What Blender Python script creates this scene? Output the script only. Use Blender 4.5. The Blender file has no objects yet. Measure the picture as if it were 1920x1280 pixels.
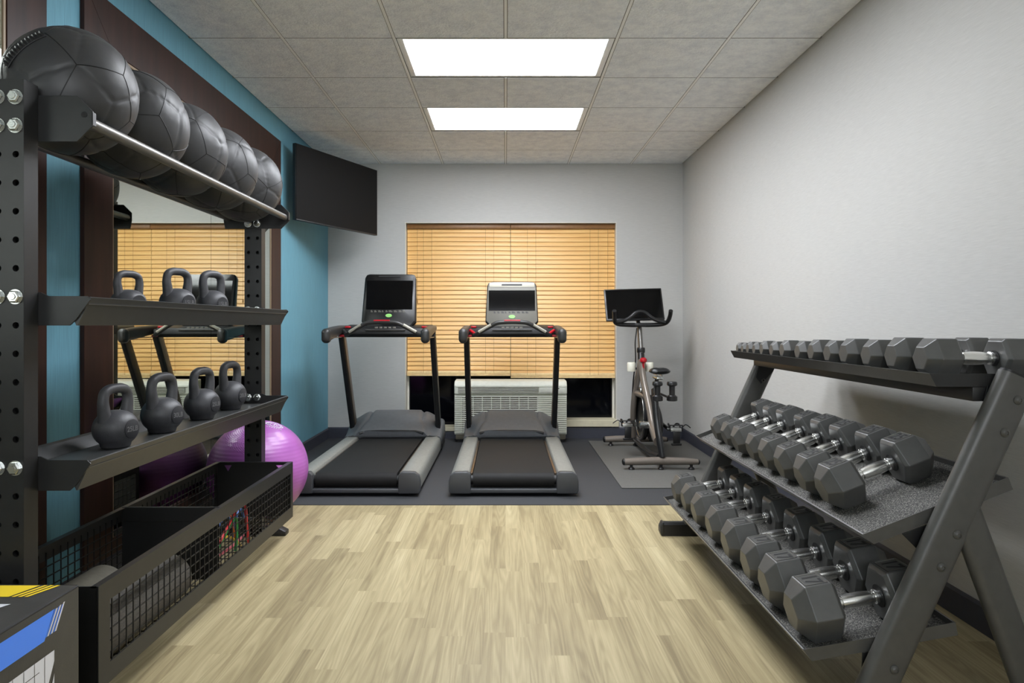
import bpy, bmesh, math, random
from mathutils import Vector, Matrix
from mathutils.geometry import tessellate_polygon
random.seed(7)
S = bpy.context.scene
COL = S.collection
PI = math.pi
sin, cos, rad = math.sin, math.cos, math.radians

# ------------------------------------------------------------------ materials
def lin(c):
    r = []
    for v in c:
        v = v / 255.0
        r.append(v / 12.92 if v <= 0.04045 else ((v + 0.055) / 1.055) ** 2.4)
    return (r[0], r[1], r[2], 1.0)

class NT:
    """small helper round a node tree"""
    def __init__(self, m):
        m.use_nodes = True
        self.t = m.node_tree
        self.b = self.t.nodes['Principled BSDF']
    def n(self, kind, **kw):
        x = self.t.nodes.new(kind)
        for k, v in kw.items():
            if k.startswith('_'):
                setattr(x, k[1:], v)
        return x
    def l(self, a, b):
        self.t.links.new(a, b)
    def math(self, op, a, b=None):
        x = self.t.nodes.new('ShaderNodeMath'); x.operation = op
        for i, v in enumerate((a, b)):
            if v is None: continue
            if isinstance(v, (int, float)): x.inputs[i].default_value = v
            else: self.l(v, x.inputs[i])
        return x.outputs[0]
    def coords(self, scale=(1, 1, 1)):
        tc = self.n('ShaderNodeTexCoord'); mp = self.n('ShaderNodeMapping')
        mp.inputs['Scale'].default_value = scale
        self.l(tc.outputs['Object'], mp.inputs['Vector'])
        return mp.outputs['Vector']
    def noise(self, vec, scale, detail=3, rough=0.5):
        x = self.n('ShaderNodeTexNoise'); x.inputs['Scale'].default_value = scale
        x.inputs['Detail'].default_value = detail; x.inputs['Roughness'].default_value = rough
        if vec is not None: self.l(vec, x.inputs['Vector'])
        return x.outputs['Fac']
    def ramp(self, fac, stops):
        x = self.n('ShaderNodeValToRGB')
        el = x.color_ramp.elements
        while len(el) < len(stops): el.new(0.5)
        for e, (p, c) in zip(el, stops):
            e.position = p; e.color = c
        self.l(fac, x.inputs['Fac'])
        return x.outputs['Color']
    def bump(self, h, strength=0.2, dist=0.002):
        x = self.n('ShaderNodeBump'); x.inputs['Strength'].default_value = strength
        x.inputs['Distance'].default_value = dist
        self.l(h, x.inputs['Height']); self.l(x.outputs['Normal'], self.b.inputs['Normal'])

def mat(name, c, rough=0.5, metal=0.0, spec=0.5, var=0.0, vscale=30, bump=0.0, bscale=200, bdist=0.001, coat=0.0, stretch=(1, 1, 1)):
    m = bpy.data.materials.new(name)
    t = NT(m)
    t.b.inputs['Base Color'].default_value = lin(c)
    t.b.inputs['Roughness'].default_value = rough
    t.b.inputs['Metallic'].default_value = metal
    t.b.inputs['Specular IOR Level'].default_value = spec
    t.b.inputs['Coat Weight'].default_value = coat
    v = t.coords(stretch)
    if var > 0:
        a = tuple(max(0, x * (1 - var)) for x in c); b = tuple(min(255, x * (1 + var)) for x in c)
        t.l(t.ramp(t.noise(v, vscale, 4), [(0.3, lin(a)), (0.7, lin(b))]), t.b.inputs['Base Color'])
    if bump > 0:
        t.bump(t.noise(v, bscale, 2), bump, bdist)
    return m

M = {}
M['black_steel'] = mat('black_steel', (34, 34, 34), 0.42, 0.0, 0.5, var=0.06, bump=0.15, bscale=900, bdist=0.0004)
M['grey_steel'] = mat('grey_steel', (78, 77, 74), 0.38, 0.0, 0.5, var=0.04, bump=0.1, bscale=900, bdist=0.0003)
M['deep_black'] = mat('deep_black', (17, 17, 18), 0.5, var=0.05)
M['gloss_black'] = mat('gloss_black', (13, 13, 14), 0.28, spec=0.5)
M['screen'] = mat('screen_glass', (6, 6, 7), 0.07, spec=0.3)
M['tv_screen'] = mat('tv_screen', (20, 20, 20), 0.6, spec=0.15)
M['chrome'] = mat('chrome', (245, 245, 242), 0.24, 1.0)
M['zinc'] = mat('zinc_bolt', (205, 207, 205), 0.25, 1.0, bump=0.3, bscale=300, bdist=0.0005)
M['rod'] = mat('rod_metal', (120, 118, 114), 0.35, 0.7)
M['iron'] = mat('kettlebell_iron', (66, 66, 69), 0.47, 0.0, 0.5, var=0.06, vscale=40, bump=0.45, bscale=350, bdist=0.0008)
M['iron_disc'] = mat('kettlebell_disc', (44, 44, 47), 0.55, bump=0.3, bscale=400)
M['print_grey'] = mat('print_grey', (104, 104, 104), 0.6)
M['rubber'] = mat('hex_rubber', (80, 80, 78), 0.36, spec=0.55, var=0.05, vscale=25, bump=0.25, bscale=500, bdist=0.0005)
M['rubber_plate'] = mat('hex_plate', (104, 102, 96), 0.5, var=0.05)
M['rubber_dark'] = mat('hex_digits', (22, 22, 22), 0.6)
M['liner'] = None
M['white_paint'] = mat('white_paint', (226, 223, 212), 0.45)
M['sill'] = mat('sill_cream', (214, 206, 178), 0.5, var=0.02)
M['ac'] = mat('ac_cream', (226, 227, 214), 0.45, var=0.02)
M['ac_dark'] = mat('ac_shadow_slot', (92, 88, 74), 0.6)
M['base'] = mat('vinyl_baseboard', (60, 62, 72), 0.5, var=0.03)
M['frame_wood'] = mat('mirror_frame_wood', (48, 28, 22), 0.42, spec=0.25, var=0.18, vscale=18, bump=0.1, bscale=60, stretch=(1, 1, 0.15))
M['frame_lip'] = mat('mirror_lip', (150, 130, 105), 0.4)
M['mirror'] = mat('mirror_glass', (222, 226, 216), 0.015, 1.0)
M['tread_grey'] = mat('treadmill_grey', (100, 103, 106), 0.42, var=0.03, bump=0.12, bscale=800)
M['tread_rail'] = mat('treadmill_rail', (136, 137, 131), 0.42, var=0.06, vscale=60, bump=0.35, bscale=500)
M['tread_dark'] = mat('treadmill_dark', (46, 47, 49), 0.45, var=0.03)
M['belt'] = mat('running_belt', (34, 34, 34), 0.62, spec=0.2, var=0.05, vscale=12, bump=0.5, bscale=700, bdist=0.0006)
M['red'] = mat('red_accent', (172, 18, 32), 0.35)
M['green'] = mat('green_button', (140, 205, 110), 0.4)
M['console_light'] = mat('console_silver', (178, 175, 162), 0.38)
M['console_mid'] = mat('console_grey', (112, 110, 102), 0.4)
M['grip'] = mat('soft_grip', (44, 44, 43), 0.4, bump=0.2, bscale=500)
M['bronze'] = mat('bronze_metal', (120, 104, 88), 0.3, 0.75)
M['bike_grey'] = mat('bike_grey', (128, 119, 110), 0.32, 0.25)
M['bike_black'] = mat('bike_black', (24, 24, 25), 0.35)
M['bottle'] = mat('cloudy_plastic', (226, 224, 208), 0.3)
M['foam_grey'] = mat('roller_foam', (92, 88, 82), 0.75, var=0.12, vscale=90, bump=0.6, bscale=160, bdist=0.002, stretch=(1, 4, 1))
M['foam_light'] = mat('mat_foam', (96, 92, 80), 0.8, var=0.05, vscale=60, bump=0.4, bscale=300)
M['box_black'] = mat('foam_box_black', (60, 59, 56), 0.48, var=0.06, vscale=20, bump=0.2, bscale=250)
M['yellow'] = mat('print_yellow', (246, 214, 50), 0.5)
M['blue'] = mat('print_blue', (80, 142, 255), 0.5)
M['white_print'] = mat('print_white', (222, 223, 228), 0.5)
M['lace'] = mat('lace_black', (26, 26, 27), 0.55)
M['seam'] = mat('seam_black', (13, 13, 14), 0.6)
M['glow'] = bpy.data.materials.new('light_diffuser')
_t = NT(M['glow'])
_t.b.inputs['Base Color'].default_value = (0.9, 0.9, 0.9, 1)
_t.b.inputs['Emission Color'].default_value = lin((244, 248, 255))
_t.b.inputs['Emission Strength'].default_value = 13.0
M['fill_glow'] = bpy.data.materials.new('fill_panel_glow')  # glow of the fill panel added behind the camera
_t = NT(M['fill_glow'])
_t.b.inputs['Base Color'].default_value = (0.8, 0.8, 0.8, 1)
_t.b.inputs['Emission Color'].default_value = lin((246, 250, 255))
_t.b.inputs['Emission Strength'].default_value = 5.0
for nm, c in dict(red=(222, 60, 64), green=(40, 150, 70), yellow=(226, 190, 60), blue=(60, 110, 190), pink=(235, 120, 140), purple=(110, 90, 150), orange=(225, 120, 50), cyan=(90, 160, 190)).items():
    M['tube_' + nm] = mat('tube_' + nm, c, 0.35)

def m_leather():
    m = bpy.data.materials.new('ball_leather'); t = NT(m)
    t.b.inputs['Base Color'].default_value = lin((58, 58, 59))
    t.b.inputs['Roughness'].default_value = 0.47
    v = t.coords()
    h = t.math('ADD', t.math('MULTIPLY', t.noise(v, 16, 2), 1.0), t.math('MULTIPLY', t.noise(v, 300, 2), 0.06))
    t.bump(h, 0.35, 0.006)
    return m
M['leather'] = m_leather()

def m_liner():
    m = bpy.data.materials.new('speckled_liner'); t = NT(m)
    v = t.coords()
    t.l(t.ramp(t.noise(v, 260, 2, 0.75), [(0.40, lin((20, 20, 19))), (0.52, lin((66, 65, 62))), (0.63, lin((150, 148, 140)))]), t.b.inputs['Base Color'])
    t.b.inputs['Roughness'].default_value = 0.55
    t.bump(t.noise(v, 420, 2, 0.7), 0.6, 0.002)
    return m
M['liner'] = m_liner()

def m_purple():
    m = bpy.data.materials.new('purple_vinyl'); t = NT(m)
    v = t.coords()
    t.l(t.ramp(t.noise(v, 5, 2), [(0.35, lin((152, 84, 160))), (0.7, lin((178, 104, 184)))]), t.b.inputs['Base Color'])
    t.b.inputs['Roughness'].default_value = 0.32
    w = t.n('ShaderNodeTexWave'); w.inputs['Scale'].default_value = 16; w.bands_direction = 'Z'
    t.l(v, w.inputs['Vector'])
    t.bump(t.math('ADD', w.outputs['Fac'], t.math('MULTIPLY', t.noise(v, 9, 3), 0.8)), 0.12, 0.004)
    return m
M['purple'] = m_purple()

def m_wall(name, c, stretch, s=1.0, var=0.035):
    m = bpy.data.materials.new(name); t = NT(m)
    v = t.coords(stretch)
    f = t.noise(v, 1.0, 4, 0.65)
    a = tuple(x * (1 - var) for x in c); b = tuple(min(255, x * (1 + var)) for x in c)
    t.l(t.ramp(f, [(0.3, lin(a)), (0.7, lin(b))]), t.b.inputs['Base Color'])
    t.b.inputs['Roughness'].default_value = 0.62
    t.b.inputs['Specular IOR Level'].default_value = 0.3
    t.bump(f, 0.25 * s, 0.001)
    return m
M['wallpaper'] = m_wall('grey_linen_wallpaper', (193, 192, 188), (14, 14, 420))
M['teal'] = m_wall('teal_wallpaper', (106, 158, 176), (420, 300, 6), 1.0, 0.07)

def m_tile():
    m = bpy.data.materials.new('ceiling_tile'); t = NT(m)
    v = t.coords()
    f = t.math('ADD', t.math('MULTIPLY', t.noise(v, 14, 4, 0.6), 1.0), t.math('MULTIPLY', t.noise(v, 90, 3, 0.6), 0.5))
    t.l(t.ramp(f, [(0.45, lin((224, 227, 233))), (0.95, lin((252, 254, 255)))]), t.b.inputs['Base Color'])  # relief shading put into the tile colour as light and dark tone
    t.b.inputs['Roughness'].default_value = 0.85
    t.bump(f, 1.0, 0.012)
    return m
M['tile'] = m_tile()
M['tbar'] = mat('ceiling_bar', (250, 250, 248), 0.5)
M['shadow_line'] = mat('ceiling_shadow_line', (132, 130, 122), 0.7)  # shade between the tiles, painted as grey strips

def m_floor():
    m = bpy.data.materials.new('wood_plank_vinyl'); t = NT(m)
    tc = t.n('ShaderNodeTexCoord'); sp = t.n('ShaderNodeSeparateXYZ'); t.l(tc.outputs['Object'], sp.inputs[0])
    X, Y = sp.outputs[0], sp.outputs[1]
    i = t.math('FLOOR', t.math('DIVIDE', X, 0.077))
    w1 = t.n('ShaderNodeTexWhiteNoise', _noise_dimensions='1D'); t.l(i, w1.inputs['W'])
    yy = t.math('ADD', t.math('DIVIDE', Y, 0.66), t.math('MULTIPLY', w1.outputs['Value'], 7.3))
    j = t.math('FLOOR', yy)
    cb = t.n('ShaderNodeCombineXYZ'); t.l(i, cb.inputs[0]); t.l(j, cb.inputs[1])
    w2 = t.n('ShaderNodeTexWhiteNoise', _noise_dimensions='2D'); t.l(cb.outputs[0], w2.inputs['Vector'])
    cell = w2.outputs['Value']
    def vec(sx, sy):
        c = t.n('ShaderNodeCombineXYZ')
        t.l(t.math('MULTIPLY', X, sx), c.inputs[0]); t.l(t.math('MULTIPLY', Y, sy), c.inputs[1])
        t.l(t.math('MULTIPLY', cell, 37.0), c.inputs[2]); return c.outputs[0]
    warp = t.noise(vec(5, 2.2), 1.0, 2, 0.5)
    big = t.noise(vec(16, 0.75), 1.0, 1, 0.4)
    rings = t.math('SINE', t.math('ADD', t.math('MULTIPLY', big, 74.0), t.math('MULTIPLY', warp, 9.0)))
    fine = t.noise(vec(210, 6), 1.0, 4, 0.6)
    streak = t.noise(vec(22, 0.8), 1.0, 3, 0.55)
    v = t.math('ADD', t.math('MULTIPLY', cell, 0.24), t.math('MULTIPLY', streak, 0.62))
    v = t.math('ADD', v, t.math('MULTIPLY', rings, 0.05))
    v = t.math('ADD', v, t.math('MULTIPLY', fine, 0.30))
    t.l(t.ramp(v, [(0.34, lin((134, 120, 90))), (0.52, lin((161, 147, 112))), (0.68, lin((179, 165, 128))), (0.90, lin((202, 189, 151)))]), t.b.inputs['Base Color'])
    t.b.inputs['Roughness'].default_value = 0.45
    t.b.inputs['Specular IOR Level'].default_value = 0.35
    t.bump(t.math('ADD', fine, rings), 0.06, 0.001)
    return m
M['floor'] = m_floor()
M['rubber_floor'] = mat('rubber_flooring', (54, 55, 58), 0.7, var=0.14, vscale=260, bump=0.3, bscale=400)
M['mat'] = mat('bike_mat', (94, 93, 89), 0.75, var=0.06, vscale=150, bump=0.3, bscale=300)
def m_blind():
    m = bpy.data.materials.new('blind_wood'); t = NT(m)
    v = t.coords((3, 3, 160))
    t.l(t.ramp(t.noise(v, 1.0, 3), [(0.3, lin((232, 178, 104))), (0.7, lin((248, 204, 132)))]), t.b.inputs['Base Color'])
    t.b.inputs['Roughness'].default_value = 0.38
    return m
M['blind'] = m_blind()
M['blind_rail'] = mat('blind_rail', (252, 216, 158), 0.35, var=0.05, vscale=30)
M['valance'] = mat('blind_headrail', (132, 92, 50), 0.4, var=0.05)
M['cord'] = mat('blind_cord', (165, 122, 66), 0.7)
M['night'] = mat('night_glass', (5, 6, 10), 0.08, spec=0.2)
M['shelf_steel'] = mat('shelf_steel', (52, 53, 53), 0.36, 0.0, 0.5, var=0.05, bump=0.12, bscale=700, bdist=0.0004)
M['cap_grey'] = mat('treadmill_cap', (70, 72, 75), 0.45, bump=0.1, bscale=700)

# ------------------------------------------------------------------ mesh builder
_TXT = {}
def text_mesh(s):
    """outline of a word: (verts, faces), unit height, centred"""
    if s in _TXT: return _TXT[s]
    cu = bpy.data.curves.new('glyphs', 'FONT'); cu.body = s; cu.size = 1.0
    cu.align_x = 'CENTER'; cu.align_y = 'CENTER'; cu.resolution_u = 3; cu.offset = 0.02
    o = bpy.data.objects.new('glyphs', cu); COL.objects.link(o)
    bpy.context.view_layer.update()
    me = bpy.data.meshes.new_from_object(o.evaluated_get(bpy.context.evaluated_depsgraph_get()))
    r = ([v.co.copy() for v in me.vertices], [tuple(p.vertices) for p in me.polygons])
    bpy.data.objects.remove(o); bpy.data.curves.remove(cu); bpy.data.meshes.remove(me)
    _TXT[s] = r
    return r

class MB:
    def __init__(self):
        self.bm = bmesh.new(); self.mi = 0
    def _mark(self, faces):
        for f in faces: f.material_index = self.mi
    def m(self, i): self.mi = i; return self
    def faces(self, vs, fs):
        bv = [self.bm.verts.new(v) for v in vs]; out = []
        for f in fs:
            try: out.append(self.bm.faces.new([bv[k] for k in f]))
            except ValueError: pass
        self._mark(out); return bv, out
    def _bevel(self, fs, w, seg=2):
        es = list({e for f in fs for e in f.edges})
        r = bmesh.ops.bevel(self.bm, geom=es, offset=w, segments=seg, profile=0.5, affect='EDGES', clamp_overlap=True)
        self._mark(r['faces'])
    def box(self, lo, hi, bev=0.0, mtx=None, seg=2):
        x0, y0, z0 = lo; x1, y1, z1 = hi
        vs = [Vector(p) for p in ((x0, y0, z0), (x1, y0, z0), (x1, y1, z0), (x0, y1, z0), (x0, y0, z1), (x1, y0, z1), (x1, y1, z1), (x0, y1, z1))]
        if mtx is not None: vs = [mtx @ v for v in vs]
        _, fs = self.faces(vs, [(0, 3, 2, 1), (4, 5, 6, 7), (0, 1, 5, 4), (1, 2, 6, 5), (2, 3, 7, 6), (3, 0, 4, 7)])
        if bev > 0: self._bevel(fs, bev, seg)
        return self
    def prism(self, pts, axis, a, b, bev=0.0, seg=2, mtx=None):
        """polygon pts in the plane across axis, swept from a to b. x: (y,z)  y: (x,z)  z: (x,y)"""
        def P(p, t): return Vector({'x': (t, p[0], p[1]), 'y': (p[0], t, p[1]), 'z': (p[0], p[1], t)}[axis])
        n = len(pts)
        vs = [P(p, a) for p in pts] + [P(p, b) for p in pts]
        if mtx is not None: vs = [mtx @ v for v in vs]
        fs = [tuple(range(n)), tuple(range(2 * n - 1, n - 1, -1))] + [((i + 1) % n, i, i + n, (i + 1) % n + n) for i in range(n)]
        _, ff = self.faces(vs, fs)
        bmesh.ops.recalc_face_normals(self.bm, faces=ff)
        if bev > 0: self._bevel(ff, bev, seg)
        return self
    def rings(self, rings, caps=True, closed=False):
        """loft through rings of equal length"""
        n = len(rings[0]); bv = [[self.bm.verts.new(v) for v in r] for r in rings]; out = []
        K = len(rings)
        for k in range(K if closed else K - 1):
            A, B = bv[k], bv[(k + 1) % K]
            for i in range(n):
                out.append(self.bm.faces.new((A[i], A[(i + 1) % n], B[(i + 1) % n], B[i])))
        if caps and not closed:
            out.append(self.bm.faces.new(bv[0][::-1])); out.append(self.bm.faces.new(bv[-1]))
        bmesh.ops.recalc_face_normals(self.bm, faces=out)
        self._mark(out); return out
    def lathe(self, prof, c=(0, 0, 0), axis='z', n=24, caps=True, mtx=None):
        """prof: (radius, height) along axis from c"""
        rs = []
        c = Vector(c)
        for r, h in prof:
            ring = []
            for i in range(n):
                a = 2 * PI * i / n
                p = {'z': (r * cos(a), r * sin(a), h), 'y': (r * cos(a), h, r * sin(a)), 'x': (h, r * cos(a), r * sin(a))}[axis]
                v = c + Vector(p)
                ring.append(mtx @ v if mtx is not None else v)
            rs.append(ring)
        self.rings(rs, caps); return self
    def cyl(self, a, b, r, n=16, r2=None):
        return self.tube([a, b], [r, r2 if r2 is not None else r], n)
    def tube(self, pts, r, n=10, closed=False, sec=None, up=None):
        """sweep along pts. r: number or list. sec: list of (a,b) section offsets instead of a circle (scaled by r)"""
        P = [Vector(p) for p in pts]; K = len(P)
        R = r if isinstance(r, (list, tuple)) else [r] * K
        T = []
        for k in range(K):
            if closed: d = P[(k + 1) % K] - P[k - 1]
            else: d = P[min(k + 1, K - 1)] - P[max(k - 1, 0)]
            T.append(d.normalized())
        u = Vector(up) if up else (Vector((0, 0, 1)) if abs(T[0].z) < 0.9 else Vector((1, 0, 0)))
        rs = []
        S_ = sec or [(cos(2 * PI * i / n), sin(2 * PI * i / n)) for i in range(n)]
        for k in range(K):
            t = T[k]
            if up: u = Vector(up)
            u = (u - t * u.dot(t)).normalized(); w = t.cross(u)
            rs.append([P[k] + u * (b * R[k]) + w * (a * R[k]) for a, b in S_])
        self.rings(rs, True, closed); return self
    def sphere(self, c, r, n=24, k=16, sc=(1, 1, 1)):
        c = Vector(c)
        prof = [(max(1e-4, sin(PI * i / k)), -cos(PI * i / k)) for i in range(k + 1)]
        rs = [[c + Vector((p * cos(2 * PI * j / n) * r * sc[0], p * sin(2 * PI * j / n) * r * sc[1], h * r * sc[2])) for j in range(n)] for p, h in prof]
        self.rings(rs, True); return self
    def text(self, s, o, ux, uy, size, lift=0.0006):
        vs, fs = text_mesh(s)
        o, ux, uy = Vector(o), Vector(ux), Vector(uy); nz = ux.cross(uy)
        self.faces([o + ux * (v.x * size) + uy * (v.y * size) + nz * lift for v in vs], fs); return self
    def poly(self, pts):
        self.faces([Vector(p) for p in pts], [tuple(range(len(pts)))]); return self
    def build(self, name, mats, parent=None, loc=None, smooth=35):
        me = bpy.data.meshes.new(name)
        self.bm.to_mesh(me); self.bm.free()
        if not isinstance(mats, (list, tuple)): mats = [mats]
        for x in mats: me.materials.append(M[x] if isinstance(x, str) else x)
        if smooth:
            me.polygons.foreach_set('use_smooth', [True] * len(me.polygons))
            me.set_sharp_from_angle(angle=rad(smooth))
        o = bpy.data.objects.new(name, me); COL.objects.link(o)
        if parent is not None: o.parent = parent
        if loc is not None: o.location = loc
        return o

def stadium(w, h, n=6):
    """rounded flat tube section, w wide, h thick"""
    r = h / 2; d = w / 2 - r; out = []
    for i in range(n + 1):
        a = -PI / 2 + PI * i / n; out.append((d + r * cos(a), r * sin(a)))
    for i in range(n + 1):
        a = PI / 2 + PI * i / n; out.append((-d + r * cos(a), r * sin(a)))
    return out
def rrect(w, h, r, n=3):
    out = []
    for cx, cy, a0 in ((w / 2 - r, h / 2 - r, 0), (-w / 2 + r, h / 2 - r, PI / 2), (-w / 2 + r, -h / 2 + r, PI), (w / 2 - r, -h / 2 + r, 1.5 * PI)):
        for i in range(n + 1):
            a = a0 + PI / 2 * i / n; out.append((cx + r * cos(a), cy + r * sin(a)))
    return out
def smooth_path(pts, k=6):
    """Catmull-Rom through pts"""
    P = [Vector(p) for p in pts]; out = []
    for i in range(len(P) - 1):
        p0, p1, p2, p3 = P[max(i - 1, 0)], P[i], P[i + 1], P[min(i + 2, len(P) - 1)]
        for j in range(k):
            t = j / k
            out.append(0.5 * ((2 * p1) + (p2 - p0) * t + (2 * p0 - 5 * p1 + 4 * p2 - p3) * t * t + (3 * p1 - p0 - 3 * p2 + p3) * t ** 3))
    out.append(P[-1]); return out

def thing(name, label, cat, loc=(0, 0, 0), rotz=0.0, group=None):
    o = bpy.data.objects.new(name, None); COL.objects.link(o)
    o.empty_display_size = 0.1
    o.location = loc; o.rotation_euler = (0, 0, rotz)
    tag(o, label, cat, group); return o
def tag(o, label, cat, group=None):
    o['label'] = label; o['category'] = cat
    if group: o['group'] = group
    return o
def struct(o):
    o['kind'] = 'structure'; return o
def dup(root, loc, rotz=None, label=None, group=None, scale=None):
    r = root.copy(); COL.objects.link(r); r.location = loc
    if rotz is not None: r.rotation_euler = (0, 0, rotz)
    if scale is not None: r.scale = (scale,) * 3
    if label: r['label'] = label
    if group: r['group'] = group
    for ch in list(root.children):
        c = ch.copy(); COL.objects.link(c); c.parent = r
        for g in ch.children:
            d = g.copy(); COL.objects.link(d); d.parent = c
    return r
ORD = ['first', 'second', 'third', 'fourth', 'fifth', 'sixth', 'seventh', 'eighth', 'ninth', 'tenth', 'eleventh', 'twelfth', 'thirteenth', 'fourteenth', 'fifteenth', 'sixteenth']
EXPOSURE = 0.95
# ------------------------------------------------------------------ the room
XL, XR, YB, YF, H = -1.729, 1.724, 6.775, -1.6, 2.679
RUB = 4.277            # where the rubber flooring starts
GZ = 0.004             # top of the rubber flooring
struct(MB().box((XL - 0.1, YF - 0.1, -0.12), (XR + 0.1, YB + 0.4, 0)).build('floor', 'floor', smooth=0))
struct(MB().box((XL, RUB, 0.0002), (XR, YB, GZ)).build('floor_rubber', 'rubber_floor', smooth=0))
struct(MB().box((XL - 0.12, YF - 0.1, 0), (XL, YB, H + 0.1)).build('wall_left', 'teal', smooth=0))
struct(MB().box((XR, YF - 0.1, 0), (XR + 0.12, YB, H + 0.1)).build('wall_right', 'wallpaper', smooth=0))
wf = MB()
wf.box((XL, YF - 0.1, 0), (-1.25, YF, H + 0.1)); wf.box((1.25, YF - 0.1, 0), (XR, YF, H + 0.1)); wf.box((-1.25, YF - 0.1, 2.25), (1.25, YF, H + 0.1)); wf.box((-1.25, YF - 0.1, 0), (1.25, YF, 1.35))
struct(wf.build('wall_front', 'wallpaper', smooth=0))
# unseen glowing panel added behind the camera to light the near half
d1 = struct(MB().box((-1.25, YF - 0.07, 1.35), (1.25, YF - 0.05, 2.25)).build('added_fill_panel', 'fill_glow', smooth=0))
f = MB()
for x in (-1.25, -0.645, -0.02, 0.605, 1.21): f.box((x, YF - 0.048, 1.35), (x + 0.04, YF - 0.01, 2.25))
f.box((-1.25, YF - 0.048, 1.35), (1.25, YF - 0.01, 1.40)); f.box((-1.25, YF - 0.048, 2.2), (1.25, YF - 0.01, 2.25))
f.build('window_or_fill_panel_frame', 'grey_steel', d1, smooth=0)  # bars across the added fill panel
WX0, WX1, WZ0, WZ1 = -0.978, 1.080, 0.075, 2.103
w = MB()
w.box((XL - 0.12, YB, 0), (WX0, YB + 0.3, H + 0.1)); w.box((WX1, YB, 0), (XR + 0.12, YB + 0.3, H + 0.1))
w.box((WX0, YB, WZ1), (WX1, YB + 0.3, H + 0.1)); w.box((WX0, YB, 0), (WX1, YB + 0.3, WZ0))
struct(w.build('wall_back', 'wallpaper', smooth=0))

# suspended ceiling: tile panels between T-bars, openings left for the light troffers
gx = [XL, -1.22, -0.61, 0.0, 0.61, 1.22, XR]
gy = [YB, 6.24]
while gy[-1] - 0.61 > YF: gy.append(gy[-1] - 0.61)
gy.append(YF); gy = gy[::-1]
LIGHT_ROWS = [(3.80, 4.41), (5.02, 5.63), (2.58, 3.19)]
def lit(x0, x1, y0, y1):
    return x0 >= -0.62 and x1 <= 0.62 and any(abs(y0 - a) < 0.05 for a, b in LIGHT_ROWS)
c = MB()
c.box((XL - 0.12, YF - 0.1, H + 0.13), (XR + 0.12, YB + 0.3, H + 0.2))
tw = 0.011
for i in range(len(gx) - 1):
    for j in range(len(gy) - 1):
        x0, x1, y0, y1 = gx[i], gx[i + 1], gy[j], gy[j + 1]
        if lit(x0, x1, y0, y1): continue
        c.m(0).box((x0 + (tw if i else 0.012), y0 + 0.0055, H - 0.006), (x1 - (tw if i < 5 else 0.012), y1 - 0.0055, H + 0.03))
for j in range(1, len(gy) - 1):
    c.m(2).box((XL, gy[j] - 0.0055, H - 0.0045), (XR, gy[j] + 0.0055, H + 0.02))  # grey strip painted in for the shadow line between tile rows
for x in gx[1:-1]:
    for j in range(len(gy) - 1):
        if x == 0.0 and lit(x, x + 0.5, gy[j], gy[j + 1]): continue
        c.m(1).box((x - 0.007, gy[j], H - 0.0075), (x + 0.007, gy[j + 1], H + 0.003))
        for q in (-1, 1): c.m(2).box((x + q * 0.009 - 0.002, gy[j], H - 0.005), (x + q * 0.009 + 0.002, gy[j + 1], H + 0.003))  # painted shadow lines along both sides of the bar
for x in (XL, XR - 0.012): c.m(1).box((x, YF, H + 0.004), (x + 0.012, YB, H + 0.010))
struct(c.build('ceiling', ['tile', 'tbar', 'shadow_line'], smooth=0))

def ceiling_light(y0, y1, label):
    r = thing('ceiling_light', label, 'ceiling light', (0, (y0 + y1) / 2, H), group=None)
    hx, hy = 0.598, (y1 - y0) / 2 - 0.012
    f = MB()
    for lo, hi in (((-hx, -hy, -0.004), (-hx + 0.034, hy, 0.05)), ((hx - 0.034, -hy, -0.004), (hx, hy, 0.05)),
                   ((-hx + 0.034, -hy, -0.004), (hx - 0.034, -hy + 0.012, 0.05)), ((-hx + 0.034, hy - 0.02, -0.004), (hx - 0.034, hy, 0.05))):
        f.box(lo, hi, 0.002)
    f.build('frame', 'tbar', r)
    MB().box((-hx + 0.034, -hy + 0.012, 0.003), (hx - 0.034, hy - 0.02, 0.009)).build('diffuser', 'glow', r)
    MB().box((-hx + 0.034, -hy + 0.012, 0.03), (hx - 0.034, hy - 0.02, 0.05)).build('housing', 'white_paint', r)
ceiling_light(*LIGHT_ROWS[1], 'rectangular lit ceiling panel over the treadmill consoles, closer to the window')
ceiling_light(*LIGHT_ROWS[0], 'large rectangular lit ceiling panel above the edge of the wood floor')

ceiling_light(*LIGHT_ROWS[2], 'rectangular lit ceiling panel added out of view above the wood floor between the two racks')  # unseen fixture added to light the near half, continuing the row
# baseboards
def baseboard(name, a, b, horiz, zt, inward):
    d = 0.010
    if horiz: m = MB().prism([(a[1], 0.004), (a[1] - d, 0.004), (a[1] - d, zt - 0.012), (a[1] - d * 0.4, zt), (a[1], zt)], 'x', a[0], b[0])
    else: m = MB().prism([(a[0], 0.001), (a[0] + inward * d, 0.001), (a[0] + inward * d, zt - 0.012), (a[0] + inward * d * 0.4, zt), (a[0], zt)], 'y', a[1], b[1])
    struct(m.build(name, 'base', smooth=0))
baseboard('baseboard_left', (XL, YF), (XL, YB - 0.011), False, 0.105, 1)
baseboard('baseboard_right', (XR, YF), (XR, YB - 0.011), False, 0.105, -1)
m = MB()
for x0, x1, zt in ((XL, WX0, 0.112), (WX0, -0.49, 0.07), (-0.49, 0.58, 0.07), (0.58, XR, 0.112)):
    m.prism([(YB, 0.004), (YB - 0.01, 0.004), (YB - 0.01, zt - 0.012), (YB - 0.004, zt), (YB, zt)], 'x', x0, x1)
struct(m.build('baseboard_back', 'base', smooth=0))

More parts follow.
